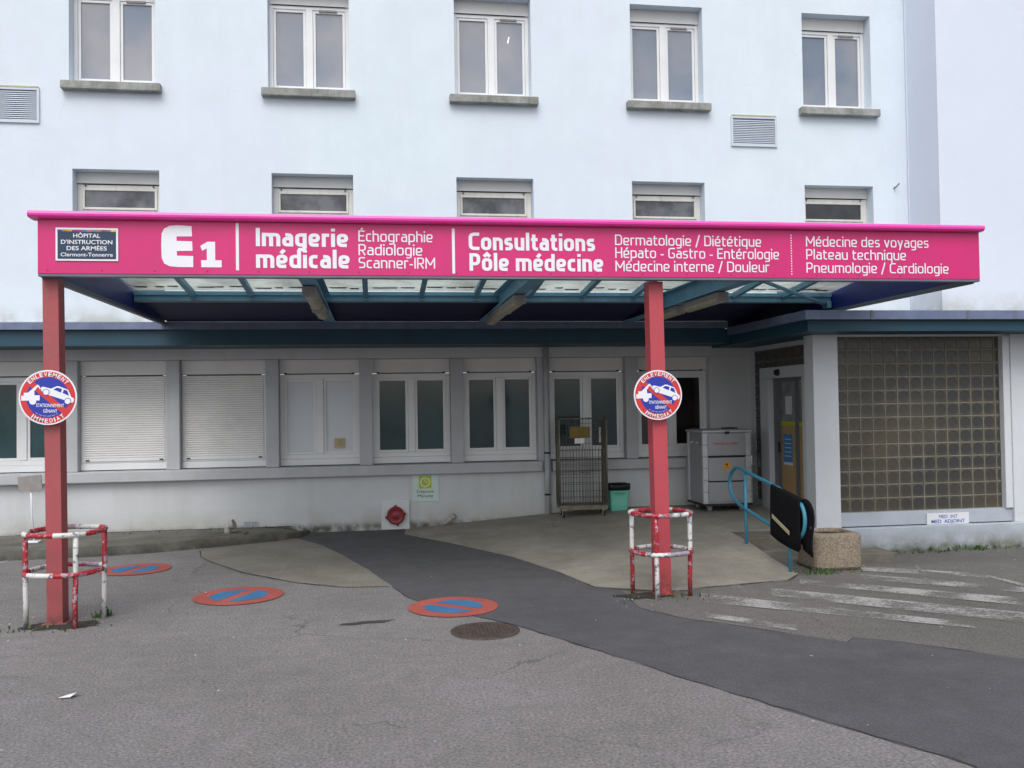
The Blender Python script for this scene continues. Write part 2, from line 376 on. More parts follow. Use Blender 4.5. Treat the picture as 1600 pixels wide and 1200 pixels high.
def round_poly(pts, r):
    if not r or len(pts) < 3: return pts
    out = [pts[0]]
    for i in range(1, len(pts) - 1):
        p, a, c = Vector(pts[i]), Vector(pts[i - 1]), Vector(pts[i + 1])
        da = (a - p); dc = (c - p); q = min(r, da.length * .5 if 0 < i - 1 else da.length * .95, dc.length * .5 if i + 1 < len(pts) - 1 else dc.length * .95)
        A = p + da.normalized() * q; B = p + dc.normalized() * q
        for k in range(6):
            t = k / 5; out.append(tuple(A * (1 - t) ** 2 + p * 2 * t * (1 - t) + B * t * t))
    out.append(pts[-1]); return out
def stroke_text(b, body, x0, x1, z, cap, t, y, step=.0003):
    gap = .105 if t < .15 else .085; adv = 0; todo = []
    for c in body:
        w, S = glyph(c, t); todo.append((adv, S)); adv += w + gap
    tot = adv - gap; sx = (x1 - x0) / tot; n = 0
    for a, S in todo:
        for n, (pts, r) in enumerate(S):
            pts = [Vector(p) for p in round_poly(pts, r)]; Lf = []; Rt = []
            for i, p in enumerate(pts):
                d0 = (p - pts[i - 1]).normalized() if i else None; d1 = (pts[i + 1] - p).normalized() if i + 1 < len(pts) else None
                d = ((d0 or d1) + (d1 or d0)).normalized(); nn = Vector((-d.y, d.x)); k = t / 2 / max(.5, nn.dot(Vector((-(d1 or d0).y, (d1 or d0).x))))
                Lf.append(p + nn * k); Rt.append(p - nn * k)
            P = lambda v, q: b.bm.verts.new((x0 + (a + v.x) * sx, y - n * .0008 - q * .00004, z + v.y * cap))
            lv = [P(v, q) for q, v in enumerate(Lf)]; rv = [P(v, q) for q, v in enumerate(Rt)]
            for i in range(len(lv) - 1):
                f = b.bm.faces.new([rv[i], rv[i + 1], lv[i + 1], lv[i]]); f.material_index = b.cur

def tag(o, label=None, cat=None, group=None, kind=None):
    if label: o['label'] = label
    if cat: o['category'] = cat
    if group: o['group'] = group
    if kind: o['kind'] = kind
    return o
def thing(name, label, cat, loc=(0, 0, 0), group=None):
    """an Empty at the thing's base; parts are modelled in world space and keep their place"""
    e = bpy.data.objects.new(name, None); e.empty_display_size = .2; COL.objects.link(e); e.location = loc
    MINV[e.name] = Matrix.Translation(Vector(loc)).inverted()
    return tag(e, label, cat, group)

def circ(cx, cy, r, n=40, a0=0): return [(cx + r * math.cos(a0 + 2 * PI * k / n), cy + r * math.sin(a0 + 2 * PI * k / n)) for k in range(n)]

# ------------------------------------------------------------------ ground
def ss(t): t = max(0., min(1., t)); return t * t * (3 - 2 * t)
def gz(x, y): return -.13 * ss((x - 4.5) / 1.3) * ss((y - 8.9) / 1.3)

def ground():
    xs = [-400, -120, -40, -15] + [-9 + .3 * i for i in range(74)] + [16, 40, 120, 400]
    ys = [-400, -120, -40, -12] + [-3 + .3 * i for i in range(64)] + [20, 40, 120, 400]
    b = MB().m('asphalt')
    g = [[b.bm.verts.new((x, y, gz(x, y))) for y in ys] for x in xs]
    for i in range(len(xs) - 1):
        for j in range(len(ys) - 1):
            b.bm.faces.new([g[i][j], g[i + 1][j], g[i + 1][j + 1], g[i][j + 1]])
    cl = [(-3, 14.5), (-.2, 12.6), (.9, 10.2), (1.2, 8.2), (2.1, 6.7), (3.6, 5.0), (6.5, 1.6), (14, -4), (400, -280)]
    b.m('asphalt_right'); ri = b.cur
    for f in b.bm.faces:
        c = f.calc_center_median(); xl = -400
        for (xa, ya), (xb, yb) in zip(cl, cl[1:]):
            if yb <= c.y <= ya: xl = xa + (xb - xa) * (ya - c.y) / (ya - yb)
        if c.x > xl and c.y > -280: f.material_index = ri
    return tag(b.build('road', smooth=True), kind='structure', label='worn grey asphalt of the forecourt')
ground()

def densify(poly, step=.25, jit=0.):
    out = []
    for i, p in enumerate(poly):
        q = poly[(i + 1) % len(poly)]; d = math.dist(p, q); n = max(1, int(d / step))
        for k in range(n):
            t = k / n; out.append((p[0] + (q[0] - p[0]) * t + random.uniform(-jit, jit), p[1] + (q[1] - p[1]) * t + random.uniform(-jit, jit)))
    return out
def sheet(name, poly, key, dz, jit=0., step=.25, **kw):
    b = MB().m(key)
    pts = densify(poly, step, jit)
    vs = [b.bm.verts.new((x, y, gz(x, y) + dz)) for x, y in pts]
    f = b.bm.faces.new(vs); f.normal_update(); bmesh.ops.triangulate(b.bm, faces=[f])
    o = b.build(name)
    if o.data.polygons[0].normal.z < 0: o.data.flip_normals()
    return tag(o, **kw)

sheet('asphalt_strip', [(-.81, 13.45), (-1.0, 13.2), (-1.12, 12.95), (-.98, 12.6), (-.72, 12.1), (-.55, 11.58), (-.25, 10.6), (.06, 9.61), (.16, 9.1), (.29, 8.6), (.6, 8.0), (1.08, 7.42),
      (1.39, 6.84), (1.66, 6.33), (2.04, 5.58), (2.49, 4.78), (2.88, 4.08), (4.0, 2.1), (5.4, -.4), (9, -.4), (9, 1.6), (6.5, 3.7), (4.38, 5.69), (3.79, 6.28), (3.56, 6.46),
      (3.43, 6.33), (3.02, 6.79), (2.48, 7.34), (2.27, 7.76), (2.3, 8.6), (2.3, 9.62), (1.9, 10.67), (1.3, 11.96), (.7, 12.88), (.6, 13.45)],
      'asphalt_dark', .003, .018, .2, kind='structure', label='strip of newer dark asphalt crossing the forecourt')
sheet('concrete_patch', [(-1.15, 12.9), (-1.3, 12.66), (-1.9, 12.35), (-2.2, 12.0), (-2.12, 11.55), (-1.94, 11.16), (-1.46, 10.34), (-.84, 9.62), (-.32, 9.25), (.12, 9.2), (.0, 9.8), (-.22, 10.6), (-.52, 11.58), (-.7, 12.1), (-.95, 12.6)],
      'concrete_p', .0055, .012, .2, kind='structure', label='half round worn concrete patch beside the dark strip')

# raised concrete apron / ramp, its height rising from its front and left edges
APR = [(.42, 13.42), (.38, 12.88), (.92, 11.96), (1.57, 10.67), (1.9, 9.62), (2.1, 8.71), (2.64, 8.40), (3.34, 8.50), (4.05, 8.62), (4.3, 8.9)]
def segd(p, a, b):
    ax, ay = a; bx, by = b; dx, dy = bx - ax, by - ay
    t = max(0, min(1, ((p[0] - ax) * dx + (p[1] - ay) * dy) / (dx * dx + dy * dy)))
    return math.hypot(p[0] - ax - dx * t, p[1] - ay - dy * t)
def inside(p, poly):
    r = False
    for i in range(len(poly)):
        (x1, y1), (x2, y2) = poly[i], poly[i - 1]
        if (y1 > p[1]) != (y2 > p[1]) and p[0] < (x2 - x1) * (p[1] - y1) / (y2 - y1) + x1: r = not r
    return r
def az(x, y):
    d = min(segd((x, y), APR[i], APR[i + 1]) for i in range(len(APR) - 1))
    h = min(.215, d * .074)
    bump = .05 * math.exp(-((x - 4.2) / .35) ** 2 - ((y - 10.4) / .8) ** 2)        # flared lip under the handrail
    return h + bump * min(1, d)
def apron():
    poly = APR + [(4.32, 10.95), (5.78, 10.95), (5.78, 13.42)]
    poly_d = densify(poly, .15)
    b = MB().m('concrete')
    inner = []
    x = .5
    while x < 5.8:
        y = 8.4
        while y < 13.4:
            if inside((x, y), poly) and min(segd((x, y), poly[i], poly[(i + 1) % len(poly)]) for i in range(len(poly))) > .07: inner.append((x, y))
            y += .18
        x += .18
    import mathutils.geometry as G
    allp = [Vector(p) for p in poly_d + inner]
    n = len(poly_d)
    vv, ee, ff, *_ = G.delaunay_2d_cdt(allp, [(i, (i + 1) % n) for i in range(n)], [], 1, 1e-5)
    vs = [b.bm.verts.new((p.x, p.y, az(p.x, p.y) + .010)) for p in vv]
    for f in ff: b.bm.faces.new([vs[i] for i in f])
    # skirt down to below ground all round
    for i in range(n):
        p, q = poly_d[i], poly_d[(i + 1) % n]
        b.face([(p[0], p[1], az(*p) + .010), (q[0], q[1], az(*q) + .010), (q[0], q[1], -.25), (p[0], p[1], -.25)])
    o = b.build('concrete_apron'); 
    for p in o.data.polygons:
        if p.normal.z > .5: p.use_smooth = True
    tag(o, kind='structure', label='raised concrete apron ramping up to the entrance')
apron()

# steps between ramp and porch
b = MB().m('step')
b.box(4.335, 5.44, 10.42, 10.94, -.3, .155); b.box(4.335, 5.44, 10.02, 10.415, -.3, .06)
b.box(5.445, 5.72, 10.3, 10.66, -.3, .15); b.box(5.445, 6.02, 9.93, 10.295, -.3, .0)
b.build('entrance_steps', bevel=.012); tag(bpy.data.objects['entrance_steps'], kind='structure', label='low mossy concrete steps below the entrance')

# pavement and kerb on the left
KF = [(-9, 11.45), (-4.5, 11.82), (-3.3, 11.9), (-2.7, 12.05), (-2.0, 12.36), (-1.5, 12.6), (-1.22, 12.76), (-1.06, 12.95), (-.98, 13.2), (-.95, 13.42)]
def off(poly, d):
    out = []
    for i, p in enumerate(poly):
        a = Vector(poly[max(i - 1, 0)]); c = Vector(poly[min(i + 1, len(poly) - 1)]); t = (c - a).normalized()
        out.append((p[0] - t.y * d, p[1] + t.x * d))
    return out
b = MB().m('kerb')
KI = off(KF, .16); KI[-1] = (KI[-1][0], 13.42)
for i in range(len(KF) - 1):
    h0 = .115 if i < 6 else .115 - .02 * (i - 5); h1 = .115 if i + 1 < 6 else .115 - .02 * (i - 4)
    p, q, r, s_ = KF[i], KF[i + 1], KI[i + 1], KI[i]
    b.face([(*p, h0), (*q, h1), (*r, h1), (*s_, h0)]); b.face([(*p, -.1), (*q, -.1), (*q, h1), (*p, h0)]); b.face([(*s_, h0), (*r, h1), (*r, -.1), (*s_, -.1)])
tag(b.build('kerb'), kind='structure', label='dark mossy kerb along the left pavement')
M['pave'] = mat('grimy pavement', (.17, .16, .14), .9, .2, 2.5, .25, 60, .6, 60, tint2=(.08, .078, .062))
b = MB().m('pave')
KJ = [(x, y) for x, y in KI]
for i in range(len(KJ) - 1):
    h0 = .105 if i < 6 else .105 - .02 * (i - 5); h1 = .105 if i + 1 < 6 else .105 - .02 * (i - 4)
    if KJ[i + 1][1] > 13.4 and KJ[i][1] > 13.4: continue
    b.face([(*KJ[i], h0), (*KJ[i + 1], h1), (KJ[i + 1][0], 13.45, h1), (KJ[i][0], 13.45, h0)])
b.m('kerb').box(-2.25, -1.75, 12.55, 12.85, .0, .125)
tag(b.build('pavement'), kind='structure', label='narrow concrete pavement against the left wall')

# dark joints where the surfaces meet
def joint(line, w, dz, zf=gz):
    b = MB().m('seam'); rnd = random.Random(len(line)); pts = []
    for i in range(len(line) - 1):
        n = max(1, int(math.dist(line[i], line[i + 1]) / .12))
        for k in range(n): t = k / n; pts.append((line[i][0] + (line[i + 1][0] - line[i][0]) * t, line[i][1] + (line[i + 1][1] - line[i][1]) * t))
    pts.append(line[-1]); L_ = []; R_ = []
    for i, p in enumerate(pts):
        a = Vector(pts[max(i - 1, 0)]); c = Vector(pts[min(i + 1, len(pts) - 1)]); d = (c - a).normalized(); ww = w * rnd.uniform(.2, 1.1); o = rnd.uniform(-.012, .012)
        L_.append((p[0] - d.y * (ww + o), p[1] + d.x * (ww + o))); R_.append((p[0] + d.y * (ww - o), p[1] - d.x * (ww - o)))
    for i in range(len(pts) - 1):
        q = [L_[i], L_[i + 1], R_[i + 1], R_[i]]; b.face([(x, y, zf(x, y) + dz) for x, y in q])
    o = b.build('joint', recalc=False)
    for p in o.data.polygons:
        if p.normal.z < 0: p.flip()
    tag(o, kind='structure', label='dark joint between two ground surfaces')
M['seam'] = mat('dirty joint', (.05, .046, .042), 1, .3, 12, .3)
joint([(x, y - .012) for x, y in APR[4:]], .011, .0075)
joint([(-1.9, 12.33), (-2.21, 12.0), (-2.13, 11.55), (-1.95, 11.15), (-1.47, 10.33), (-.84, 9.60), (-.32, 9.23), (.12, 9.18)], .010, .0066)
joint([(.16, 9.1), (.29, 8.6), (.6, 8.0), (1.08, 7.42), (1.39, 6.84), (1.66, 6.33), (2.04, 5.58), (2.49, 4.78), (2.88, 4.08)], .007, .0052)
joint([(4.38, 5.69), (3.79, 6.28), (3.56, 6.46), (3.43, 6.33), (3.02, 6.79), (2.48, 7.34), (2.27, 7.76), (2.3, 8.35)], .008, .0052)
joint([(-4.9, 13.37), (-3.2, 13.375), (-1.2, 13.37)], .03, .108, lambda x, y: 0)

# worn zebra markings
ZEBRA = [[(2.76, 7.45), (3.29, 6.86), (3.22, 6.71), (2.7, 7.28)], [(2.99, 8.2), (4.7, 6.64), (4.6, 6.5), (2.86, 7.84)], [(3.72, 8.28), (5.45, 6.77), (5.21, 6.47), (3.58, 7.95)], [(4.18, 8.62), (5.85, 7.25), (5.64, 6.99), (4.07, 8.39)], [(4.9, 8.74), (6.18, 7.66), (6.02, 7.46), (4.76, 8.49)], [(5.15, 9.17), (6.13, 8.45), (6.0, 8.27), (5.0, 8.9)], [(6.1, 8.41), (6.15, 7.62), (6.05, 7.5), (6.03, 8.32)], [(2.75, 8.5), (3.51, 8.52), (3.43, 8.34), (2.71, 8.38)], [(-4.72, 11.65), (-4.43, 11.85), (-4.36, 11.65), (-4.65, 11.45)], [(5.71, 9.08), (5.23, 8.09), (5.27, 8.08), (5.75, 9.07)]]
b = MB().m('worn')
for q in ZEBRA:
    (p0, p1, p2, p3) = q; n = 8
    for k in range(n):
        t0, t1 = k / n, (k + 1) / n
        L_ = lambda a, c, t: (a[0] + (c[0] - a[0]) * t, a[1] + (c[1] - a[1]) * t)
        quad = [L_(p0, p1, t0), L_(p0, p1, t1), L_(p3, p2, t1), L_(p3, p2, t0)]
        b.face([(x, y, gz(x, y) + .008) for x, y in quad])
o = b.build('road_marking', recalc=False)
for p in o.data.polygons:
    if p.normal.z < 0: p.flip()
tag(o, kind='structure', label='worn white hatched stripes painted in front of the porch')

# painted no parking discs
def disc_mark(cx, cy, r, ang, label):
    e = thing('no_parking_marking', label, 'road marking', (cx, cy, 0), 'no parking discs painted on the asphalt')
    b = MB().m('roadred'); b.face([(cx + x, cy + y, .0075) for x, y in circ(0, 0, r, 48)]); b.build('red_disc', e)
    b = MB().m('roadblue')
    ri = r * .645; w = r * .125
    c, s_ = math.cos(ang), math.sin(ang)
    for sg in (1, -1):
        a0 = math.asin(w / ri); pts = []
        for k in range(17):
            a = a0 + (PI - 2 * a0) * k / 16
            x, y = ri * math.cos(a), ri * math.sin(a) * sg
            pts.append((cx + x * c - y * s_, cy + x * s_ + y * c, .0095))
        b.face(pts)
    o = b.build('blue_segments', e)
    for p in o.data.polygons:
        if p.normal.z < 0: p.flip()
disc_mark(-2.70, 10.82, .385, math.radians(76), 'red and blue no parking disc painted on the asphalt farthest back, beside the kerb')
disc_mark(-1.32, 9.06, .42, math.radians(66), 'red and blue painted no parking disc in front of the concrete patch')
disc_mark(.665, 8.14, .40, math.radians(-42), 'red and blue painted no parking disc half over the dark asphalt strip, nearest the manhole')

# manhole
e = thing('manhole_cover', 'rusty round manhole cover set in the asphalt', 'manhole cover', (.84, 7.22, 0))
b = MB().m('manhole').lathe([(.275, -.02), (.275, .010), (.235, .010), (.232, .004)], (.84, 7.22, 0), 40); b.build('rim', e)
b = MB().m('manhole').lathe([(.228, -.02), (.228, .011)], (.84, 7.22, 0), 40)
for i in range(-6, 7):
    for j in range(-6, 7):
        x, y = i * .033, j * .033
        if math.hypot(x, y) < .21: b.box(.84 + x - .011, .84 + x + .011, 7.22 + y - .011, 7.22 + y + .011, .0112, .0165)
b.build('cover_plate', e)

# patches of dark stains
def blot(name, cx, cy, rx, ry, key, z, label, ang=0, n=26, seed=1):
    rnd = random.Random(seed); c, s_ = math.cos(ang), math.sin(ang); pts = []
    for k in range(n):
        a = 2 * PI * k / n; r = 1 + rnd.uniform(-.28, .22)
        x, y = rx * r * math.cos(a), ry * r * math.sin(a); pts.append((cx + x * c - y * s_, cy + x * s_ + y * c, z))
    b = MB().m(key); b.face(pts); return tag(b.build(name), kind='structure', label=label)
M['tar'] = mat('tar stain', (.055, .052, .052), .9, .2, 6, .3, 90, .6, 150)
blot('tar_stain', -.10, 7.71, .23, .05, 'tar', .0045, 'dark tar smear on the asphalt', .15)

# ------------------------------------------------------------------ hospital building
BL = thing('hospital_building', 'white rendered hospital building with rows of windows and a low ground floor annex', 'building', (1.8, 13.4, 0))
YF = 13.4
def wall_holes(b, x0, x1, z0, z1, y, holes, depth):
    xs = sorted({x0, x1, *[h[0] for h in holes], *[h[1] for h in holes]}); zs = sorted({z0, z1, *[h[2] for h in holes], *[h[3] for h in holes]})
    for i in range(len(xs) - 1):
        for j in range(len(zs) - 1):
            cx, cz = (xs[i] + xs[i + 1]) / 2, (zs[j] + zs[j + 1]) / 2
            if any(h[0] < cx < h[1] and h[2] < cz < h[3] for h in holes): continue
            b.face([(xs[i], y, zs[j]), (xs[i + 1], y, zs[j]), (xs[i + 1], y, zs[j + 1]), (xs[i], y, zs[j + 1])])
    for (a, c, d, e_) in holes:
        for p, q in (((a, d), (c, d)), ((c, d), (c, e_)), ((c, e_), (a, e_)), ((a, e_), (a, d))):
            b.face([(p[0], y, p[1]), (q[0], y, q[1]), (q[0], y + depth, q[1]), (p[0], y + depth, p[1])])
C1 = [-3.615, -.905, 1.80, 4.51, 7.315]          # window axes, upper row
C2 = [-3.575, -.868, 1.805, 4.497, 7.304]
H1 = [(c - .58, c + .58, 6.42, 7.93) for c in C1]; H2 = [(c - .58, c + .58, 3.86, 5.19) for c in C2]
b = MB().m('wall')
wall_holes(b, -9, 8.49, 2.70, 11.4, YF, H1 + H2, .36)
b.face([(-9, 13.76, 2.7), (8.49, 13.76, 2.7), (8.49, 13.76, 11.4), (-9, 13.76, 11.4)])
b.face([(-9, 13.4, 11.4), (8.49, 13.4, 11.4), (8.49, 22, 11.4), (-9, 22, 11.4)])
b.face([(-9, 13.4, 2.7), (-9, 22, 2.7), (-9, 22, 11.4), (-9, 13.4, 11.4)])
b.build('wall', BL, recalc=False)
b = MB().m('wing')
b.box(8.492, 14, 12.59, 22, 2.7, 11.4); b.box(8.476, 8.4915, 13.36, 13.395, 2.95, 11.3)
b.build('wing_wall', BL)

def upper_window(c, row):
    y = YF + .20
    b = MB().m('pvc_old')
    if row == 1:
        z0, z1 = 6.42, 7.93; b.m('box').box(c - .578, c + .578, y - .02, y + .1, 7.735, z1 - .002)
        b.m('pvc').rect(c - .578, c + .578, z0 + .002, 7.732, .055, y, y + .09, .075)
        b.m('pvc').box(c - .05, c + .05, y - .008, y + .08, z0 + .079, 7.675)
        for a, d in ((c - .52, c - .052), (c + .052, c + .52)): b.rect(a, d, z0 + .08, 7.675, .038, y + .012, y + .07)
        b.m('black').box(c - .53, c + .53, y - .021, y + .0, 7.728, 7.733)
        f = b.build('window', BL, .004)
        tag(f, label=None)
        for a, d in ((c - .481, c - .091), (c + .091, c + .481)):
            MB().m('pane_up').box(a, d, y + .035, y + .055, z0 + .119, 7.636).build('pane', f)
        MB().m('lampshell').box(c + .14, c + .40, y - .012, y + .011, 7.655, 7.685).build('trickle_vent', f, .003)
        s = MB().m('sill'); s.box(c - .665, c + .665, YF - .12, YF - .001, 6.285, 6.40); s.box(c - .579, c + .579, YF + .001, YF + .195, 6.34, 6.419)
        s.build('sill', f, .01)
    else:
        z0, z1 = 3.86, 5.19; key = 'pvc_old'
        b.m('box').box(c - .578, c + .578, y - .02, y + .1, 5.03, z1 - .002)
        b.m('black').box(c - .50, c + .50, y - .018, y + .02, 5.018, 5.0295)
        b.m(key).rect(c - .578, c + .578, z0 + .002, 5.017, .07, y, y + .09)
        b.rect(c - .506, c + .506, 4.66, 4.965, .032, y - .012, y + .06)
        b.box(c - .506, c + .506, y + .005, y + .08, 4.60, 4.659)
        b.box(c - .05, c + .05, y + .001, y + .08, z0 + .074, 4.598)
        for sx in (-.46, .46): b.m('black').box(c + sx - .012, c + sx + .012, y - .022, y - .0125, 4.985, 5.005)
        f = b.build('window', BL, .004)
        MB().m('pane_dark' if c > 7 else 'pane_tr').box(c - .469, c + .469, y + .012, y + .03, 4.694, 4.932).build('pane', f)
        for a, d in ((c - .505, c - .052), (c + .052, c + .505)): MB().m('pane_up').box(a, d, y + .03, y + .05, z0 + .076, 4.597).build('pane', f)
        MB().m('sill').box(c - .69, c + .69, YF - .13, YF - .001, 3.71, 3.845).build('sill', f, .01)
for c in C1: upper_window(c, 1)
for c in C2: upper_window(c, 2)
# tube lamp seen through the third upper window
b = MB().m('tube'); 
b.prism([(2.055, 7.33), (2.067, 7.325), (2.088, 7.42), (2.078, 7.425)], (0, YF + .2335, 0), (1, 0, 0), (0, 0, 1), (0, -1, 0), .0005)
b.build('lit_tube', BL)

def vent(x0, x1, z0, z1):
    b = MB().m('vent').rect(x0, x1, z0, z1, .03, YF - .03, YF + .01)
    n = int((z1 - z0 - .06) / .028)
    for k in range(n):
        z = z0 + .034 + k * .028
        b.face([(x0 + .03, YF - .022, z), (x1 - .03, YF - .022, z), (x1 - .03, YF - .006, z + .021), (x0 + .03, YF - .006, z + .021)])
    b.m('ventback').box(x0 + .03, x1 - .03, YF - .005, YF - .002, z0 + .03, z1 - .03)
    b.m('strip').box(x0 + .02, x1 - .01, YF - .034, YF - .001, z1 + .001, z1 + .022)
    b.build('wall_vent', BL)
vent(-5.35, -4.58, 5.81, 6.30); vent(5.52, 6.27, 5.77, 6.24)
b = MB().m('stub').tube([(8.247, YF + .02, 5.17), (8.247, YF - .08, 5.18), (8.26, YF - .13, 5.22)], .014, 8); b.build('wall_hook', BL)

# annex front, ground floor
PX = [-6.87, -5.53, -4.19, -2.83, -1.466, -.14, 1.19, 2.49, 3.85]
b = MB().m('low')
b.box(-9, 5.8, YF, YF + .4, -.3, .80)
b.build('base_wall', BL)
b = MB().m('low_trim')
b.box(-9, 2.44, YF - .11, YF + .2, .802, .95); b.box(2.60, 5.25, YF - .11, YF + .2, .802, .95)
b.box(2.442, 2.598, YF, YF + .2, .802, .95)
b.build('ledge', BL, .012)
b = MB().m('low'); b.box(-9, 5.8, YF - .001, YF + .4, 2.50, 2.70); b.build('lintel', BL, .006)
b = MB().m('low'); b.box(5.09, 5.8, YF, YF + .4, .952, 2.498); b.build('wall', BL)
for x in PX:
    b = MB().m('low_trim'); b.box(x - .092, x + .092, YF - .012, YF + .25, .952, 2.498); b.build('mullion_pillar', BL, .008)

def slats(b, x0, x1, z0, z1, y):
    n = int((z1 - z0) / .0315)
    h = (z1 - z0) / n
    for k in range(n):
        z = z0 + k * h
        pr = [(-.001, 0), (.006, .003), (.009, h * .45), (.006, h - .006), (-.001, h - .004)]
        for (a0, c0), (a1, c1) in zip(pr, pr[1:]):
            b.face([(x0, y - a0, z + c0), (x1, y - a0, z + c0), (x1, y - a1, z + c1), (x0, y - a1, z + c1)])
    b.m('slatgap').box(x0, x1, y + .0015, y + .009, z0, z1)

def low_window(x0, x1, kind):
    y = YF + .14
    b = MB().m('box').box(x0 + .001, x1 - .001, y - .03, y + .12, 2.295, 2.497)
    b.m('black').box(x0 + .07, x1 - .07, y - .026, y + .02, 2.281, 2.2945)
    b.m('pvc').rect(x0 + .001, x1 - .001, 1.055, 2.28, .065, y, y + .09)
    b.box(x0 + .001, x1 - .001, y - .02, y + .1, .962, 1.053)
    b.m('black').box(x0 + .02, x1 - .02, y - .004, y + .1, .9515, .961)
    ix0, ix1, iz0, iz1 = x0 + .067, x1 - .067, 1.121, 2.214
    lab = None
    if kind == 'shutter':
        f = b.build('window', BL, .004)
        s = MB().m('shutter'); slats(s, ix0 - .02, ix1 + .02, 1.13, 2.279, y - .001 - .004)
        s.m('pvc').box(ix0 - .02, ix1 + .02, y - .022, y - .002, 1.085, 1.128)
        s.m('black'); s.box(ix0 + .0, ix0 + .05, y - .03, y - .0225, 1.09, 1.108); s.box(ix1 - .05, ix1, y - .03, y - .0225, 1.09, 1.108)
        s.build('roller_shutter', f, recalc=False)
        tag(f, label='window closed by a white roller shutter')
        return
    cx = (x0 + x1) / 2
    b.m('pvc').box(cx - .05, cx + .05, y - .008, y + .08, iz0 + .002, iz1 - .002)
    for a, d in ((ix0, cx - .052), (cx + .052, ix1)): b.rect(a, d, iz0, iz1, .036, y + .01, y + .07)
    b.m('black')
    for sx in (ix0 + .01, ix1 - .03): b.box(sx - .01, sx + .03, y - .036, y - .0305, 2.285, 2.305)
    f = b.build('window', BL, .004)
    k = {'white': 'panel_white', 'glass': 'pane_low', 'open': 'pane_open'}[kind]
    for a, d in ((ix0 + .037, cx - .089), (cx + .089, ix1 - .037)):
        MB().m(k).box(a, d, y + .03, y + .05, iz0 + .037, iz1 - .037).build('pane', f)
    if kind == 'white':
        q = MB().m('beige').box(cx + .20, cx + .345, y + .0, y + .029, 1.20, 1.345)
        q.m('strip'); [q.box(cx + .225, cx + .32, y - .008, y - .0005, 1.225 + i * .022, 1.238 + i * .022) for i in range(5)]
        q.build('beige_air_vent', f, .006)
        tag(f, label='window with opaque white panels and a beige vent')
    if kind == 'open':
        tag(f, label='window onto a dark room behind the right post')
    return f
kinds = ['shutter', 'glass', 'shutter', 'shutter', 'white', 'glass', 'glass', 'glass', 'open']
for i, k in enumerate(kinds):
    x0 = PX[i] + .093; x1 = (PX[i + 1] - .093) if i + 1 < len(PX) else 5.088
    fw = low_window(x0, x1, k)
    if i == 7: W7 = fw
# sheets behind the glass
b = MB().m('paper').box(3.37, 3.50, YF + .155, YF + .158, 1.20, 1.43)
b.build('notice_sheet', W7)
b = MB().m('redink')
R1, R2 = .045, .036
for k in range(24):
    a0, a1 = 2 * PI * k / 24, 2 * PI * (k + 1) / 24
    b.face([(3.435 + R1 * math.cos(a0), YF + .1535, 1.34 + R1 * math.sin(a0)), (3.435 + R1 * math.cos(a1), YF + .1535, 1.34 + R1 * math.sin(a1)), (3.435 + R2 * math.cos(a1), YF + .1535, 1.34 + R2 * math.sin(a1)), (3.435 + R2 * math.cos(a0), YF + .1535, 1.34 + R2 * math.sin(a0))])
b.prism([(-.036, .024), (-.028, .032), (.034, -.026), (.026, -.034)], (3.435, YF + .153, 1.34), (1, 0, 0), (0, 0, 1), (0, -1, 0), .0005)
b.m('ink').box(3.405, 3.465, YF + .1535, YF + .1545, 1.405, 1.412)
b.build('prohibition_mark', W7)

# annex flat roof: coping, teal fascia, soffit
b = MB().m('coping')
b.box(-9, 5.068, 12.54, 12.60, 2.861, 2.961); b.m('sill').box(-9, 5.068, 12.605, YF - .002, 2.864, 2.945)
b.m('coping').box(5.07, 14, 10.15, 10.21, 2.76, 2.87); b.box(5.07, 5.13, 10.212, 12.60, 2.76, 2.87)
b.m('sill').box(5.135, 14, 10.215, 12.585, 2.765, 2.86)
b.box(5.135, 8.49, 12.587, YF - .002, 2.765, 2.86)
b.m('edge').box(7.17, 7.20, 10.143, 10.149, 2.755, 2.872); b.box(5.9, 5.93, 10.143, 10.149, 2.755, 2.872)
b.build('coping', BL, .004)
b = MB().m('teal')
b.box(-9, 5.13, 12.62, YF - .002, 2.655, 2.86)
b.box(5.135, 14, 10.23, 13.39, 2.625, 2.758)
b.build('fascia', BL)

# downpipe
b = MB().m('low_trim').tube([(2.52, YF - .06, 2.655), (2.52, YF - .06, .13)], .04, 14)
b.m('black').tube([(2.52, YF - .06, 1.06), (2.52, YF - .06, 1.085)], .046, 14); b.tube([(2.52, YF - .06, .44), (2.52, YF - .06, .465)], .047, 14)
b.m('low_trim').tube([(2.52, YF - .06, 1.04), (2.52, YF - .06, .46)], .045, 14)
tag(b.build('downpipe', BL), label='white downpipe beside the roll cage')

# air grille in the base wall, square hatch with red cap
b = MB().m('ventback').box(-1.865, -1.68, YF - .006, YF - .001, .06, .185)
b.m('low_trim')
for k in range(7): b.box(-1.865, -1.68, YF - .012, YF - .0065, .062 + k * .02, .070 + k * .02)
for xx in (-1.872, -1.776, -1.68): b.box(xx, xx + .008, YF - .014, YF - .0122, .058, .19)
b.build('air_grille', BL)
h = MB().m('pillar').box(.06, .47, YF - .045, YF - .001, .01, .44).build('dry_riser_hatch', BL, .006)
b = MB().m('redcap').lathe([(.125, 0), (.13, .02), (.128, .055), (.11, .07), (.09, .062), (.03, .062), (.02, .07)], (.27, YF - .045, .215), 32, 'Y')
for a in (.15, 1.6, 3.3, 4.9): b.box(.27 + .135 * math.cos(a) - .016, .27 + .135 * math.cos(a) + .016, YF - .10, YF - .05, .215 + .135 * math.sin(a) - .016, .215 + .135 * math.sin(a) + .016)
tag(b.build('red_cap', h, .003), label='round dark red screw cap')

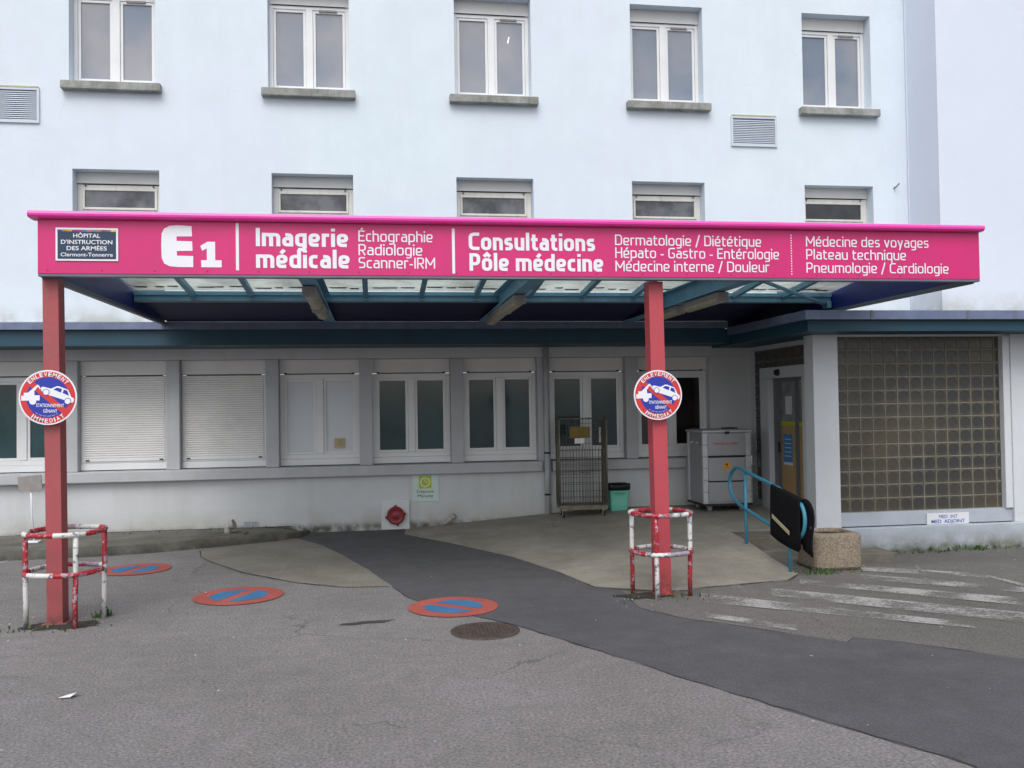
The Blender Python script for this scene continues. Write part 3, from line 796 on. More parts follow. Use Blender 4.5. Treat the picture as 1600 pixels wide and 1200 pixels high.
# porch: pillars, plinth, glass block screens
b = MB().m('plinth').box(5.45, 12, 10.66, 10.745, -.35, .185); b.box(5.45, 12, 10.747, 11.1, -.35, .165); b.build('plinth', BL, .015)
for x0, x1 in ((5.455, 5.79), (8.20, 8.50), (10.9, 11.2)):
    MB().m('pillar').box(x0, x1, 10.75, 11.0, .167, 2.625).build('porch_pillar', BL, .008)
def blocks(name, x0, z0, nx, nz, s, y, flip=None, skip=None):
    b = MB()
    T = (lambda u, d, z: (u, y + d, z)) if flip is None else (lambda u, d, z: (flip + d, u, z))
    b.m('mortar')
    g = .006
    for i in range(nx):
        for j in range(nz):
            u0, v0 = x0 + i * s, z0 + j * s
            if skip and skip(u0 + s / 2, v0 + s / 2): continue
            b.m('mortar').face([T(u0, -.002, v0), T(u0 + s, -.002, v0), T(u0 + s, -.002, v0 + s), T(u0, -.002, v0 + s)])
            a, c, d, e_ = u0 + g, u0 + s - g, v0 + g, v0 + s - g
            cu, cv = u0 + s / 2, v0 + s / 2
            n = 20; out = []; mid = []; inn = []
            for k in range(n):
                t = 2 * PI * (k + .5) / n; cx, sx = math.cos(t), math.sin(t); m_ = max(abs(cx), abs(sx))
                w = (s / 2 - g); out.append((cu + cx / m_ * w, -.006, cv + sx / m_ * w))
                mid.append((cu + cx * w * .90 / m_ ** .35, -.009, cv + sx * w * .90 / m_ ** .35))
                inn.append((cu + cx * w * .72, -.004, cv + sx * w * .72))
            O = [b.bm.verts.new(T(*p)) for p in out]; Q = [b.bm.verts.new(T(*p)) for p in mid]; I = [b.bm.verts.new(T(*p)) for p in inn]
            b.m('blockrim'); ri = b.cur; b.m('blockglass'); gi = b.cur
            for k in range(n):
                kk = (k + 1) % n
                f = b.bm.faces.new([O[k], O[kk], Q[kk], Q[k]]); f.material_index = ri
                f = b.bm.faces.new([Q[k], Q[kk], I[kk], I[k]]); f.material_index = gi; f.smooth = True
            f = b.bm.faces.new(I); f.material_index = gi
    b.m('mortar')
    for j in range(nz + 1):
        if flip is None: b.box(x0, x0 + nx * s, y - .013, y - .001, z0 + j * s - .006, z0 + j * s + .006)
    if flip is None:
        for i in range(nx + 1):
            for j in range(nz): b.box(x0 + i * s - .004, x0 + i * s + .004, y - .0115, y - .001, z0 + j * s + .0065, z0 + (j + 1) * s - .0065)
    return b.build(name, BL, recalc=False)
blocks('glass_block_screen', 5.79, .36, 14, 13, .1723, 10.86)
blocks('glass_block_screen', 8.50, .36, 14, 13, .1723, 10.86)
for a, c in ((5.792, 8.198), (8.502, 10.898)):
    b = MB().m('plinth').box(a, c, 10.80, 10.98, .187, .358); b.m('pillar').box(a, c, 10.79, 10.98, 2.602, 2.6245); b.m('mortar').box(a, c, 10.875, 10.98, .36, 2.6)
    b.build('screen_surround', BL)
b = MB().m('pillar').box(8.10, 8.198, 10.77, 10.859, .36, 2.6); b.build('screen_post', BL, .004)
# side wall of the porch with the entrance door (plane X = 5.75)
b = MB().m('low').box(5.76, 5.95, 11.001, 13.398, 2.56, 2.624); b.box(5.76, 5.95, 11.001, 11.38, .1, .30); b.box(5.76, 5.95, 13.0, 13.398, .1, .30)
b.box(5.78, 5.95, 11.001, 11.38, .302, 2.558); b.box(5.76, 5.95, 13.24, 13.398, .302, 2.558); b.box(5.78, 5.95, 12.935, 13.238, .302, 2.558)
b.box(5.78, 5.95, 11.382, 12.998, 2.30, 2.558)
b.build('porch_side_wall', BL)
blocks('glass_block_screen', 11.02, .30, 13, 13, .1735, 0, flip=5.775, skip=lambda u, v: 11.38 < u < 12.85 and v < 2.29)
D = MB().m('pillar')
D.box(5.70, 5.90, 11.40, 11.58, .2, 2.12); D.box(5.70, 5.90, 12.64, 12.93, .2, 2.12); D.box(5.70, 5.90, 11.40, 12.93, 2.122, 2.285)
door = D.build('entrance_door', BL, .006)
b = MB().m('doorgrey')
T = Matrix.Rotation(PI / 2, 4, 'Z')
def yrect(b, y0, y1, z0, z1, t, x0, x1):
    b.box(x0, x1, y0, y0 + t, z0, z1); b.box(x0, x1, y1 - t, y1, z0, z1); b.box(x0, x1, y0 + t, y1 - t, z0, z0 + t); b.box(x0, x1, y0 + t, y1 - t, z1 - t, z1)
yrect(b, 11.582, 11.93, .205, 2.119, .045, 5.80, 5.84); yrect(b, 11.932, 12.50, .205, 2.119, .05, 5.79, 5.84)
b.box(5.78, 5.85, 12.502, 12.638, .205, 2.119)
b.build('door_leaf', door, .003)
for y0, y1 in ((11.628, 11.884), (11.983, 12.449)):
    MB().m('doorglass').box(5.812, 5.822, y0, y1, .255, 2.068).build('door_pane', door)
b = MB().m('bark'); b.box(5.806, 5.811, 11.63, 11.882, .27, 1.44); b.box(5.806, 5.811, 11.985, 12.447, .27, 1.44)
b.m('lime').box(5.804, 5.811, 11.63, 11.882, 1.442, 1.50); b.box(5.804, 5.811, 11.985, 12.447, 1.442, 1.50)
b.m('skyblue').box(5.800, 5.8055, 12.10, 12.37, .92, 1.32); b.m('paper').box(5.800, 5.8055, 12.10, 12.37, .88, .919)
for k in range(5): b.m('paper').box(5.7985, 5.7997, 12.13, 12.34, 1.0 + k * .06, 1.012 + k * .06)
b.m('paper').box(5.804, 5.811, 12.1, 12.3, 1.60, 1.86)
b.build('notices', door)
b = MB().m('black').lathe([(.045, 0), (.05, .02), (.035, .06), (.01, .07)], (5.70, 12.28, 2.2), 16, 'X')
for v in b.bm.verts: v.co.x = 5.70 - (v.co.x - 5.70)
b.build('door_sensor', door)
b = MB().m('black').box(5.77, 5.789, 12.46, 12.49, 1.05, 1.2); b.build('handle', door)

# MED INT sign (thing fixed on the porch base)
e = thing('room_sign', 'small cream plate with blue lettering under the glass block screen', 'sign', (7.27, 10.79, .18))
MB().m('paper').box(6.975, 7.565, 10.775, 10.797, .175, .318).build('plate', e, .004)
b = MB().m('blueink'); b.text('MED  INT', (7.27, 10.772, .256), .26, .042, bold=.0, align='C'); b.text('MED  ADJOINT', (7.27, 10.772, .196), .47, .042, bold=.012, align='C')
b.build('lettering', e, recalc=False)

# Depose minute sign
e = thing('drop_off_sign', 'pale square sign with a lime clock symbol on the white base wall', 'sign', (.705, YF, .41))
MB().m('signpale').box(.515, .90, YF - .012, YF - .002, .40, .80).build('plate', e, .003)
b = MB().m('lime').box(.612, .795, YF - .016, YF - .0125, .59, .775)
b.m('white')
for k in range(28):
    a0, a1 = 2 * PI * k / 28, 2 * PI * (k + 1) / 28; c0 = (.703, .683)
    b.face([(c0[0] + r * math.cos(a), YF - .0175, c0[1] + r * math.sin(a)) for r, a in ((.07, a0), (.07, a1), (.058, a1), (.058, a0))])
b.box(.699, .706, YF - .0180, YF - .0165, .683, .73); b.box(.7065, .735, YF - .0180, YF - .0165, .680, .687)
b.build('clock_symbol', e)
b = MB().m('ink'); b.text('Dépose', (.705, YF - .0135, .527), .245, .042, bold=.0, align='C'); b.text('Minute', (.705, YF - .0135, .46), .225, .042, bold=.0, align='C')
b.build('lettering', e, recalc=False)

# ------------------------------------------------------------------ entrance canopy
CA = thing('entrance_canopy', 'long magenta entrance canopy on two red posts carrying white lettering', 'canopy', (1.5, 8.2, 0))
X0, X1, Yc = -2.79, 5.872, 8.10
bd = MB().m('pink').box(X0, X1, Yc, Yc + .03, 2.957, 3.415).build('sign_board', CA, .003)
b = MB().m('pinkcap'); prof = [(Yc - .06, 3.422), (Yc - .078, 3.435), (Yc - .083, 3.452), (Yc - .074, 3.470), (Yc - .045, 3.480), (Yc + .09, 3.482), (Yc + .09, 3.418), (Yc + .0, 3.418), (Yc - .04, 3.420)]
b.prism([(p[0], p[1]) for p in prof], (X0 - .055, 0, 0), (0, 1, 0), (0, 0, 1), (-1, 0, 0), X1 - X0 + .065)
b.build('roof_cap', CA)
b = MB().m('edge').box(X0 + .002, X1 - .002, Yc + .002, Yc + .09, 2.935, 2.955); b.build('bottom_trim', CA)
b = MB().m('ink')
x = X0 + .08
while x < X1:
    b.lathe([(.006, 0), (.006, .003)], (x, Yc, 2.985), 8, 'Y'); x += .43
b.build('rivets', bd)
# side sheets
for nm, xa, xb in (('l', X0 + .002, X0 + .06), ('r', X1 - .06, X1 - .002)):
    b = MB().m('navy').box(xa + .01, xb - .01, Yc + .092, 12.535, 2.965, 3.40)
    b.m('edge').box(xa, xb, Yc + .092, 12.53, 2.925, 2.963)
    b.build('side_sheet', CA)
# glazing bars and panes, falling towards the building
GY0, GZ0, GY1, GZ1 = 8.20, 3.44, 10.93, 3.165
def gl(y): return GZ0 + (GZ1 - GZ0) * (y - GY0) / (GY1 - GY0)
NB = 13; st = (X1 - X0 - .12) / NB
xs = [X0 + .06 + k * st for k in range(NB + 1)]
for x in xs[1:-1]:
    b = MB().m('steelblue')
    b.prism([(GY0, gl(GY0) - .06), (GY1, gl(GY1) - .06), (GY1, gl(GY1) + .005), (GY0, gl(GY0) + .005)], (x + .018, 0, 0), (0, 1, 0), (0, 0, 1), (1, 0, 0), .036)
    b.prism([(GY0, gl(GY0) - .066), (GY1, gl(GY1) - .066), (GY1, gl(GY1) - .061), (GY0, gl(GY0) - .061)], (x + .03, 0, 0), (0, 1, 0), (0, 0, 1), (1, 0, 0), .06)
    b.build('glazing_bar', CA)
for k in range(NB):
    b = MB().m('roofglass'); a, c = xs[k] + .004, xs[k + 1] - .004
    b.face([(a, GY0, gl(GY0) + .012), (c, GY0, gl(GY0) + .012), (c, GY1, gl(GY1) + .012), (a, GY1, gl(GY1) + .012)])
    b.build('glass_pane', CA)
# leaves and grime lying on the glass
rnd = random.Random(3)
b = MB().m('soil')
for k in range(NB):
    for j in range(3):
        cx = xs[k] + st * (.2 + .28 * j + rnd.uniform(-.05, .05)); cy = GY1 - .12 - rnd.uniform(0, .1); w = rnd.uniform(.05, .12)
        b.face([(cx - w, cy - .02, gl(cy) + .016), (cx + w, cy - .03, gl(cy) + .016), (cx + w * .8, cy + .05, gl(cy) + .012), (cx - w * .7, cy + .04, gl(cy) + .012)])
    if rnd.random() < .5:
        cx = xs[k] + st * .5; cy = 10.1
        b.face([(cx - .2, cy - .1, gl(cy) + .03), (cx + .2, cy - .12, gl(cy) + .03), (cx + .18, cy + .1, gl(cy) + .02), (cx - .22, cy + .1, gl(cy) + .02)])
tag(b.build('leaf_grime', CA), kind='stuff')
b = MB().m('steelblue').box(X0 + .062, X1 - .062, 10.93, 11.0, 3.055, 3.165); b.box(X0 + .062, X1 - .062, 10.90, 10.928, 3.12, 3.165)
b.m('edge').box(X0 + .062, X1 - .062, 10.92, 11.02, 3.045, 3.054)
b.build('gutter_beam', CA, .003)
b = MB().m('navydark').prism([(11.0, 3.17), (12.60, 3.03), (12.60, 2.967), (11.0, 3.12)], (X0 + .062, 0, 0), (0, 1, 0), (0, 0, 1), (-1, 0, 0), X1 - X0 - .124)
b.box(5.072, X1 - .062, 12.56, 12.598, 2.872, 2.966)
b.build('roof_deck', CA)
b = MB().m('steelblue').box(X0 + .062, X1 - .062, Yc + .092, Yc + .19, 3.24, 3.40); b.build('front_beam', CA)
BX = [-.60, 1.50, 3.58]
for x in BX:
    b = MB().m('steelblue')
    y0, y1 = Yc + .10, 12.5
    b.box(x - .075, x + .075, y0, y1, 2.955, 2.968); b.box(x - .006, x + .006, y0, 10.92, 2.969, 3.139); b.box(x - .075, x + .075, y0, 10.89, 3.140, 3.152)
    b.box(x - .006, x + .006, 11.03, 12.5, 2.969, 2.985)
    for yy in (Yc + .3,): b.box(x - .07, x - .007, yy, yy + .01, 2.97, 3.138); b.box(x + .007, x + .07, yy, yy + .01, 2.97, 3.138)
    b.build('roof_beam', CA)
b = MB().m('steelblue').tube([(3.75, 8.75, 3.08), (5.78, 10.98, 3.02)], .022, 8); b.box(5.74, 5.80, 10.9, 11.03, 2.98, 3.06); b.build('brace', CA)
b = MB().m('steelblue').box(1.26, 1.30, 8.3, 8.34, 2.99, 3.40); b.build('hanger', CA)
for (xb, xt, w, k, yy) in ((-2.70, -2.728, .064, 'postred', 8.26), (2.645, 2.612, .069, 'postred2', 8.26)):
    b = MB().m(k)          # welded box section, a hair out of plumb
    for (ya, yb, wa, wb) in ((yy - .05, yy - .042, -w, w), (yy + .10, yy + .108, -w, w), (yy - .0415, yy + .0995, -w + .001, -w + .012), (yy - .0415, yy + .0995, w - .012, w - .001)):
        b.box(xb + wa, xb + wb, ya, yb, -.02, 2.934)
    for v in b.bm.verts: v.co.x += (xt - xb) * max(0, v.co.z) / 2.934
    b.build('post', CA, .003)
    b = MB().m(k).box(xb - .10, xb + .10, yy - .075, yy + .135, -.01, .009); b.build('base_plate', CA, .003)

# lettering on the board
def lines(name, items, parent=bd, key='white'):
    b = MB().m(key)
    for (t, x0, x1, z, cap, bold) in items: stroke_text(b, t, x0, x1, z, cap, .185 if bold else .115, Yc - .0025)
    return b.build(name, parent, recalc=False)
lines('lettering', [('Imagerie', -1.012, -.223, 3.207, .160, .034), ('médicale', -1.012, -.212, 3.018, .160, .034)])
lines('lettering', [('Échographie', -.134, .52, 3.258, .098, .0), ('Radiologie', -.134, .427, 3.137, .098, .0), ('Scanner-IRM', -.134, .54, 3.022, .098, .0)])
lines('lettering', [('Consultations', .843, 2.006, 3.193, .158, .030), ('Pôle médecine', .848, 2.08, 3.006, .158, .030)])
lines('lettering', [('Dermatologie / Diététique', 2.196, 3.615, 3.252, .098, .0), ('Hépato - Gastro - Entérologie', 2.196, 3.79, 3.134, .098, .0), ('Médecine interne / Douleur', 2.196, 3.69, 3.011, .098, .0)])
lines('lettering', [('Médecine des voyages', 4.064, 5.33, 3.26, .098, .0), ('Plateau technique', 4.064, 5.09, 3.137, .098, .0), ('Pneumologie / Cardiologie', 4.064, 5.536, 3.01, .098, .0)])
# E1 drawn by hand: soft left side, three heavy arms
U, V, Nn = (1, 0, 0), (0, 0, 1), (0, -1, 0)
def ez(px, py): return (-1.796 + (px - 102) / 227 * .262, 3.02 + (376 - py) / 322 * .362)
E_ = [(318, 62), (215, 56), (160, 62), (122, 84), (104, 122), (101, 215), (104, 310), (122, 350), (160, 370), (215, 376), (328, 376), (328, 291), (212, 289), (212, 253), (324, 251), (321, 178), (210, 176), (210, 142), (320, 140)]
b = MB().m('white')
def flat(b, pts):
    vs = [b.bm.verts.new((p[0], Yc - .0025, p[1])) for p in pts]; f = b.bm.faces.new(vs); f.material_index = b.cur; f.normal_update(); bmesh.ops.triangulate(b.bm, faces=[f])
flat(b, [ez(*p) for p in E_])
flat(b, [ez(*p) for p in [(486, 180), (486, 322), (532, 322), (532, 376), (386, 376), (384, 322), (426, 322), (426, 232), (392, 250), (380, 212), (430, 180)]])
b.build('entrance_number', bd, recalc=False)
MB().m('white').box(-1.180, -1.155, Yc - .003, Yc - .001, 2.995, 3.405).build('dividing_line', bd)
MB().m('white').box(.693, .718, Yc - .003, Yc - .001, 2.98, 3.385).build('dividing_line', bd)
b = MB().m('white')
for k in range(16): b.box(3.91, 3.920, Yc - .003, Yc - .001, 2.99 + k * .0245, 3.003 + k * .0245)
b.build('dotted_line', bd)
# slate plate
pl = MB().m('white').box(-2.645, -2.145, Yc - .010, Yc - .001, 3.065, 3.345).build('name_plate', bd, .002)
b = MB().m('platenavy').box(-2.628, -2.162, Yc - .0125, Yc - .0105, 3.082, 3.329); b.build('plate_face', pl)
b = MB()
for i in range(12): b.m('sw%d' % i).box(-2.628 + i * .0388, -2.628 + (i + 1) * .0388 - .0004, Yc - .0150, Yc - .0130, 3.313, 3.3285)
b.build('colour_swatches', pl)
b = MB().m('white'); cx = -2.395; yy = Yc - .0145
b.text('HÔPITAL', (cx, yy, 3.262), .215, .033, bold=.012, align='C'); b.text("D'INSTRUCTION", (cx, yy, 3.208), .41, .033, bold=.012, align='C')
b.text('DES ARMÉES', (cx, yy, 3.155), .32, .033, bold=.012, align='C'); b.text('Clermont-Tonnerre', (cx, yy, 3.103), .415, .030, bold=.01, align='C')
b.build('plate_lettering', pl, recalc=False)

# tube lamps hanging under the beams
def lamp(x, y0, y1, z, label, tilt=0):
    e = thing('tube_lamp', label, 'ceiling lamp', (x, (y0 + y1) / 2, z), 'unlit tube lamps under the canopy beams')
    R_ = Matrix.Translation((x, (y0 + y1) / 2, z)) @ Matrix.Rotation(tilt, 4, 'X')
    L = (y1 - y0) / 2
    b = MB().m('lampshell').box(-.06, .06, -L, L, .045, .10, R_); b.box(-.064, .064, -L - .02, -L - .001, .0, .1, R_); b.box(-.064, .064, L + .001, L + .02, .0, .1, R_); b.build('housing', e, .006)
    b = MB().m('diffuser').prism([(-.056, .044), (-.046, .005), (-.02, -.008), (.02, -.008), (.046, .005), (.056, .044)], R_ @ Vector((0, -L, 0)), R_.to_3x3() @ Vector((1, 0, 0)), R_.to_3x3() @ Vector((0, 0, 1)), R_.to_3x3() @ Vector((0, -1, 0)), 2 * L)
    b.build('diffuser', e)
lamp(-.61, 8.75, 9.85, 2.845, 'unlit yellowed tube lamp under the left beam, nearer the pink board')
lamp(-.60, 9.95, 10.95, 2.83, 'unlit grey tube lamp under the left beam, nearer the wall', .03)
lamp(1.50, 9.35, 10.35, 2.845, 'unlit yellowed tube lamp under the middle beam, nearer the pink board')
lamp(1.50, 10.5, 11.7, 2.85, 'unlit dark tube lamp under the middle beam, nearer the wall', -.015)
lamp(3.60, 9.05, 10.1, 2.845, 'unlit yellowed tube lamp under the right beam, right of the red post')
lamp(3.60, 10.4, 11.5, 2.85, 'unlit tube lamp under the right beam, behind the red post')

# ------------------------------------------------------------------ tow-away signs
def tow_sign(cx, cz, y, label, rot=0.):
    e = thing('tow_away_sign', label, 'sign', (cx, y, cz), 'round tow-away signs on the canopy posts')
    R = .2315; k = R / 385
    def P(px, py):
        x, z = (px - 588) * k, (578 - py) * k
        return (cx + x * math.cos(rot) - z * math.sin(rot), cz + x * math.sin(rot) + z * math.cos(rot))
    def poly(b, pts, d):
        vs = [b.bm.verts.new((p[0], y - d, p[1])) for p in pts]; f = b.bm.faces.new(vs); f.material_index = b.cur
        f.normal_update()
        if f.normal.y > 0: f.normal_flip()
        bmesh.ops.triangulate(b.bm, faces=[f])
    def C(px, py, r, n=48): return [P(px + r * math.cos(2 * PI * i / n), py + r * math.sin(2 * PI * i / n)) for i in range(n)]
    MB().m('white').lathe([(R, 0), (R, .006)], (cx, y + .004, cz), 56, 'Y').build('plate', e)
    b = MB().m('signred'); poly(b, C(588, 578, 364, 56), .003); b.build('red_ring', e, recalc=False)
    b = MB().m('signblue')
    ri, w, a = 283, 40, math.atan2(390, 460)       # band runs from upper left to lower right
    for sg in (1, -1):
        a0 = math.asin(w / ri); pts = []
        for i in range(25):
            t = a0 + (PI - 2 * a0) * i / 24; x, z = ri * math.cos(t), ri * math.sin(t) * sg
            pts.append(P(588 + x * math.cos(a) - z * math.sin(a), 578 + x * math.sin(a) + z * math.cos(a)))
        poly(b, pts, .0045)
    b.build('blue_field', e, recalc=False)
    b = MB().m('white')
    poly(b, [P(*p) for p in [(240, 560), (272, 560), (272, 518), (322, 518), (446, 404), (462, 404), (503, 474), (494, 484), (457, 428), (405, 500), (412, 512), (412, 550), (482, 550), (482, 622), (436, 624), (240, 630)]], .006)
    poly(b, C(392, 636, 46, 24), .0065)
    poly(b, [P(*p) for p in [(494, 482), (485, 465), (505, 432), (540, 432), (625, 455), (705, 418), (735, 421), (850, 465), (875, 510), (900, 568), (935, 588), (935, 620), (915, 650), (880, 642), (820, 615), (600, 545), (530, 505)]], .006)
    b.m('signblue')
    poly(b, C(565, 505, 46, 24), .007); poly(b, C(852, 628, 46, 24), .007)
    poly(b, [P(*p) for p in [(660, 467), (708, 437), (773, 455), (760, 507)]], .007); poly(b, [P(*p) for p in [(783, 513), (797, 463), (843, 480), (868, 550)]], .007)
    b.m('white'); poly(b, C(565, 505, 38, 24), .008); poly(b, C(852, 628, 38, 24), .008)
    b.build('tow_pictogram', e, recalc=False)
    b = MB().m('white')
    ux = (math.cos(rot), 0, math.sin(rot)); vz = (-math.sin(rot), 0, math.cos(rot))
    p = P(624, 712); b.text('STATIONNEMENT', (p[0], y - .009, p[1]), 368 * k, 46 * k, ux, vz, .012, 'C')
    p = P(626, 790); b.text('GÊNANT', (p[0], y - .009, p[1]), 184 * k, 44 * k, ux, vz, .012, 'C')
    for txt, a0, a1, rr, up in (('ENLEVEMENT', 143, 37, 297, 1), ('IMMEDIAT', 231, 313, 352, -1)):
        # advance each letter by its own width
        ws = [.55 if c == 'I' else 1.2 if c == 'M' else 1. for c in txt]; tot = sum(ws); acc = 0
        for c, w_ in zip(txt, ws):
            t = math.radians(a0 + (a1 - a0) * (acc + w_ / 2) / tot); acc += w_
            q = P(588 + rr * math.cos(t), 578 - rr * math.sin(t)); tt = t + rot
            if up > 0: u = (math.sin(tt), 0, -math.cos(tt)); v = (math.cos(tt), 0, math.sin(tt))
            else: u = (-math.sin(tt), 0, math.cos(tt)); v = (-math.cos(tt), 0, -math.sin(tt))
            b.text(c, (q[0], y - .009, q[1]), (17 if c == 'I' else 54 if c == 'M' else 44) * k, 54 * k, u, v, .022, 'C')
    for i in range(26):     # the tiny line of print along the lower edge of the blue field
        if i % 5 == 3: continue
        t = math.radians(236 + i * 2.6); q = P(588 + 262 * math.cos(t), 578 - 262 * math.sin(t))
        b.face([(q[0] - .0022, y - .009, q[1] - .002), (q[0] + .0022, y - .009, q[1] - .002), (q[0] + .0022, y - .009, q[1] + .002), (q[0] - .0022, y - .009, q[1] + .002)])
    b.build('lettering', e, recalc=False)
    MB().m('alu_light').box(cx - .03, cx + .03, y + .006, y + .035 + .14, cz - .02, cz + .02).build('bracket', e)
tow_sign(-2.728, 1.918, 8.15, 'round red and blue tow-away sign on the left post, in front of the closed shutters', -.03)
tow_sign(2.595, 1.868, 8.15, 'round red and blue tow-away sign on the middle post, in front of the dark window', 0)

# ------------------------------------------------------------------ post guards
def guard(cx, cy, r, angs, zt, zl, cols, label, phase):
    e = thing('post_guard', label, 'post guard', (cx, cy, 0), 'tube guards round the canopy posts')
    rr = .0215
    for a, (cu, cl) in zip(angs, cols):
        a = math.radians(a); x, y = cx + r * math.cos(a), cy + r * math.sin(a)
        dx = random.uniform(-.012, .012)
        pts = [(x + dx, y, -.02), (x + dx * .7, y, zl * .5), (x, y, zl), (x, y, (zl + zt) / 2), (x, y, zt)]
        MB().tube(pts, rr, 12, mats=[cl, cl, cu, cu]).build('leg', e)
    for zz, ph in ((zt, phase), (zl, phase + 1)):
        n = 32; pts = []
        for k in range(n):
            t = 2 * PI * k / n; q = r * (1.0 + .045 * math.cos(4 * (t - math.radians(angs[0]))))
            pts.append((cx + q * math.cos(t), cy + q * math.sin(t), zz))
        cyc = ['chipred', 'chipwhite', 'chipgrey', 'chipred', 'chipwhite', 'chipred', 'chipwhite', 'chipred']
        mats = [cyc[(k // 4 + ph) % 8] for k in range(n)]
        MB().tube(pts, rr * 1.02, 12, True, mats).build('ring', e)
Rr, Ww = 'chipred', 'chipwhite'
guard(-2.635, 8.28, .305, (-58, 20, 124, 205), .775, .445, ((Ww, Rr), (Rr, Ww), (Ww, Rr), (Rr, Ww)), 'chipped red and white tube guard round the left post', 0)
guard(2.63, 8.26, .272, (-26, 64, 154, 244), .765, .41, ((Ww, Rr), (Rr, Ww), (Ww, Rr), (Rr, Ww)), 'chipped red and white tube guard round the post beside the ramp', 3)

# ------------------------------------------------------------------ handrail and mat
X = 4.25
HR = thing('handrail', 'bright blue tubular handrail at the ramp edge', 'handrail', (X, 9.5, 0))
def arc(c, r, a0, a1, n=8): return [(X, c[0] + r * math.cos(math.radians(a0 + (a1 - a0) * k / n)), c[1] + r * math.sin(math.radians(a0 + (a1 - a0) * k / n))) for k in range(n + 1)]
# a long flat loop leaning down towards the camera
top = [(X, 10.32, 1.01), (X, 8.78, .785)]
path = [(X, 10.30, 1.01), (X, 10.0, .968), (X, 9.3, .875), (X, 8.85, .80), (X, 8.70, .745), (X, 8.63, .66), (X, 8.62, .56), (X, 8.66, .46), (X, 8.76, .39), (X, 8.9, .365),
        (X, 9.4, .435), (X, 10.1, .545), (X, 10.34, .59), (X, 10.50, .67), (X, 10.57, .78), (X, 10.55, .88), (X, 10.46, .965)]
sm = []
for i in range(len(path)):       # Catmull-Rom smoothing
    p0, p1, p2, p3 = [Vector(path[(i + j) % len(path)]) for j in (-1, 0, 1, 2)]
    for t in (0, .25, .5, .75): sm.append(.5 * ((2 * p1) + (p2 - p0) * t + (2 * p0 - 5 * p1 + 4 * p2 - p3) * t * t + (3 * p1 - p0 - 3 * p2 + p3) * t ** 3))
MB().m('rail').tube(sm, .021, 12, True).build('rail_loop', HR)
for y, zt, zb in ((10.10, .96, .05), (8.97, .80, -.02)): MB().m('rail').tube([(X, y, zb), (X, y, zt)], .019, 12).build('leg', HR)

def rail_z(y): return .785 + (y - 8.78) * (1.01 - .785) / (10.32 - 8.78)
e = thing('rubber_mat', 'black rubber mat with a cream strip hanging over the blue handrail', 'mat', (X, 9.0, .3))
def drape(name, ys, xs_of, drop_near, drop_far):
    b = MB().m('matcloth'); G_ = []
    for i, y in enumerate(ys):
        u = i / (len(ys) - 1); z = rail_z(max(y, 8.80)) + .022 - max(0, 8.80 - y) ** 2 * 1.6; ox = xs_of(u); row = []
        for k in range(7):
            t = 1 - k / 6; row.append((X + ox - .030 - .012 * math.sin(u * 5 + 1) * t, y, z - .02 - drop_near(u) * t))
        for k in range(1, 4):
            a = PI * k / 4; row.append((X + ox - .030 * math.cos(a), y, z - .02 + .026 * math.sin(a)))
        for k in range(5):
            t = k / 4; row.append((X + ox + .030 + .02 * math.sin(u * 4) * t, y, z - .02 - drop_far(u) * t))
        G_.append([b.bm.verts.new(p) for p in row])
    for i in range(len(G_) - 1):
        for j in range(len(G_[0]) - 1):
            f = b.bm.faces.new([G_[i][j], G_[i + 1][j], G_[i + 1][j + 1], G_[i][j + 1]]); f.smooth = True
    o = b.build(name, e); s_ = o.modifiers.new('thick', 'SOLIDIFY'); s_.thickness = .014; s_.offset = 0
drape('mat_sheet', [9.34 - .665 * i / 12 for i in range(13)], lambda u: 0, lambda u: .51 + .03 * math.sin(u * 3) - .05 * (u > .95), lambda u: .45)
# the far fold reaches past the end of the loop
b = MB().m('matcloth'); V_ = []
for i in range(9):
    t = i / 8; y = 8.72 - .19 * t; zt = .80 - .10 * t ** 3
    V_.append([b.bm.verts.new((X + .045 + .01 * math.sin(k * .8 + t), y - .012 * math.sin(k), zt - k / 6 * (zt - .235 - .05 * (1 - t)))) for k in range(7)])
for i in range(8):
    for j in range(6):
        f = b.bm.faces.new([V_[i][j], V_[i + 1][j], V_[i + 1][j + 1], V_[i][j + 1]]); f.smooth = True
o = b.build('mat_flap', e); s_ = o.modifiers.new('thick', 'SOLIDIFY'); s_.thickness = .014
b = MB().m('purple')
for z in (.32, .42, .52): b.tube([(X + .045, 8.565, z), (X + .028, 8.565, z)], .016, 12)
b.build('studs', e)
b = MB().m('strip'); b.prism([(9.26, .585), (8.86, .455), (8.86, .415), (9.26, .545)], (X - .062, 0, 0), (0, 1, 0), (0, 0, 1), (-1, 0, 0), .006); b.build('cream_strip', e)

# ------------------------------------------------------------------ planter
pc = (4.81, 9.22)
e = thing('concrete_planter', 'squat pebble-dashed concrete planter filled with soil below the handrail', 'planter', (*pc, gz(*pc)))
z0 = gz(*pc) + .02
def rrect(w, d, r, n=4):
    pts = []
    for qx, qy, a in ((1, 1, 0), (-1, 1, 90), (-1, -1, 180), (1, -1, 270)):
        for k in range(n + 1):
            t = math.radians(a + 90 * k / n); pts.append((qx * (w - r) + r * math.cos(t), qy * (d - r) + r * math.sin(t)))
    return pts
b = MB().m('planter'); rows = []
for w, r, z in ((.19, .06, -.06), (.25, .07, .0), (.265, .08, .02), (.272, .10, .34), (.266, .12, .362)):
    rows.append([(pc[0] + x, pc[1] + y, z0 + z) for x, y in rrect(w, w * .95, r, 6)])
for q, z in ((.248, .374), (.232, .372), (.222, .355), (.215, .29), (.20, .285)):
    rows.append([(pc[0] + q * math.cos(t), pc[1] + q * math.sin(t), z0 + z) for t in (math.atan2(y, x) for x, y in rrect(.29, .2755, .10, 6))])
V_ = [[b.bm.verts.new(p) for p in r] for r in rows]
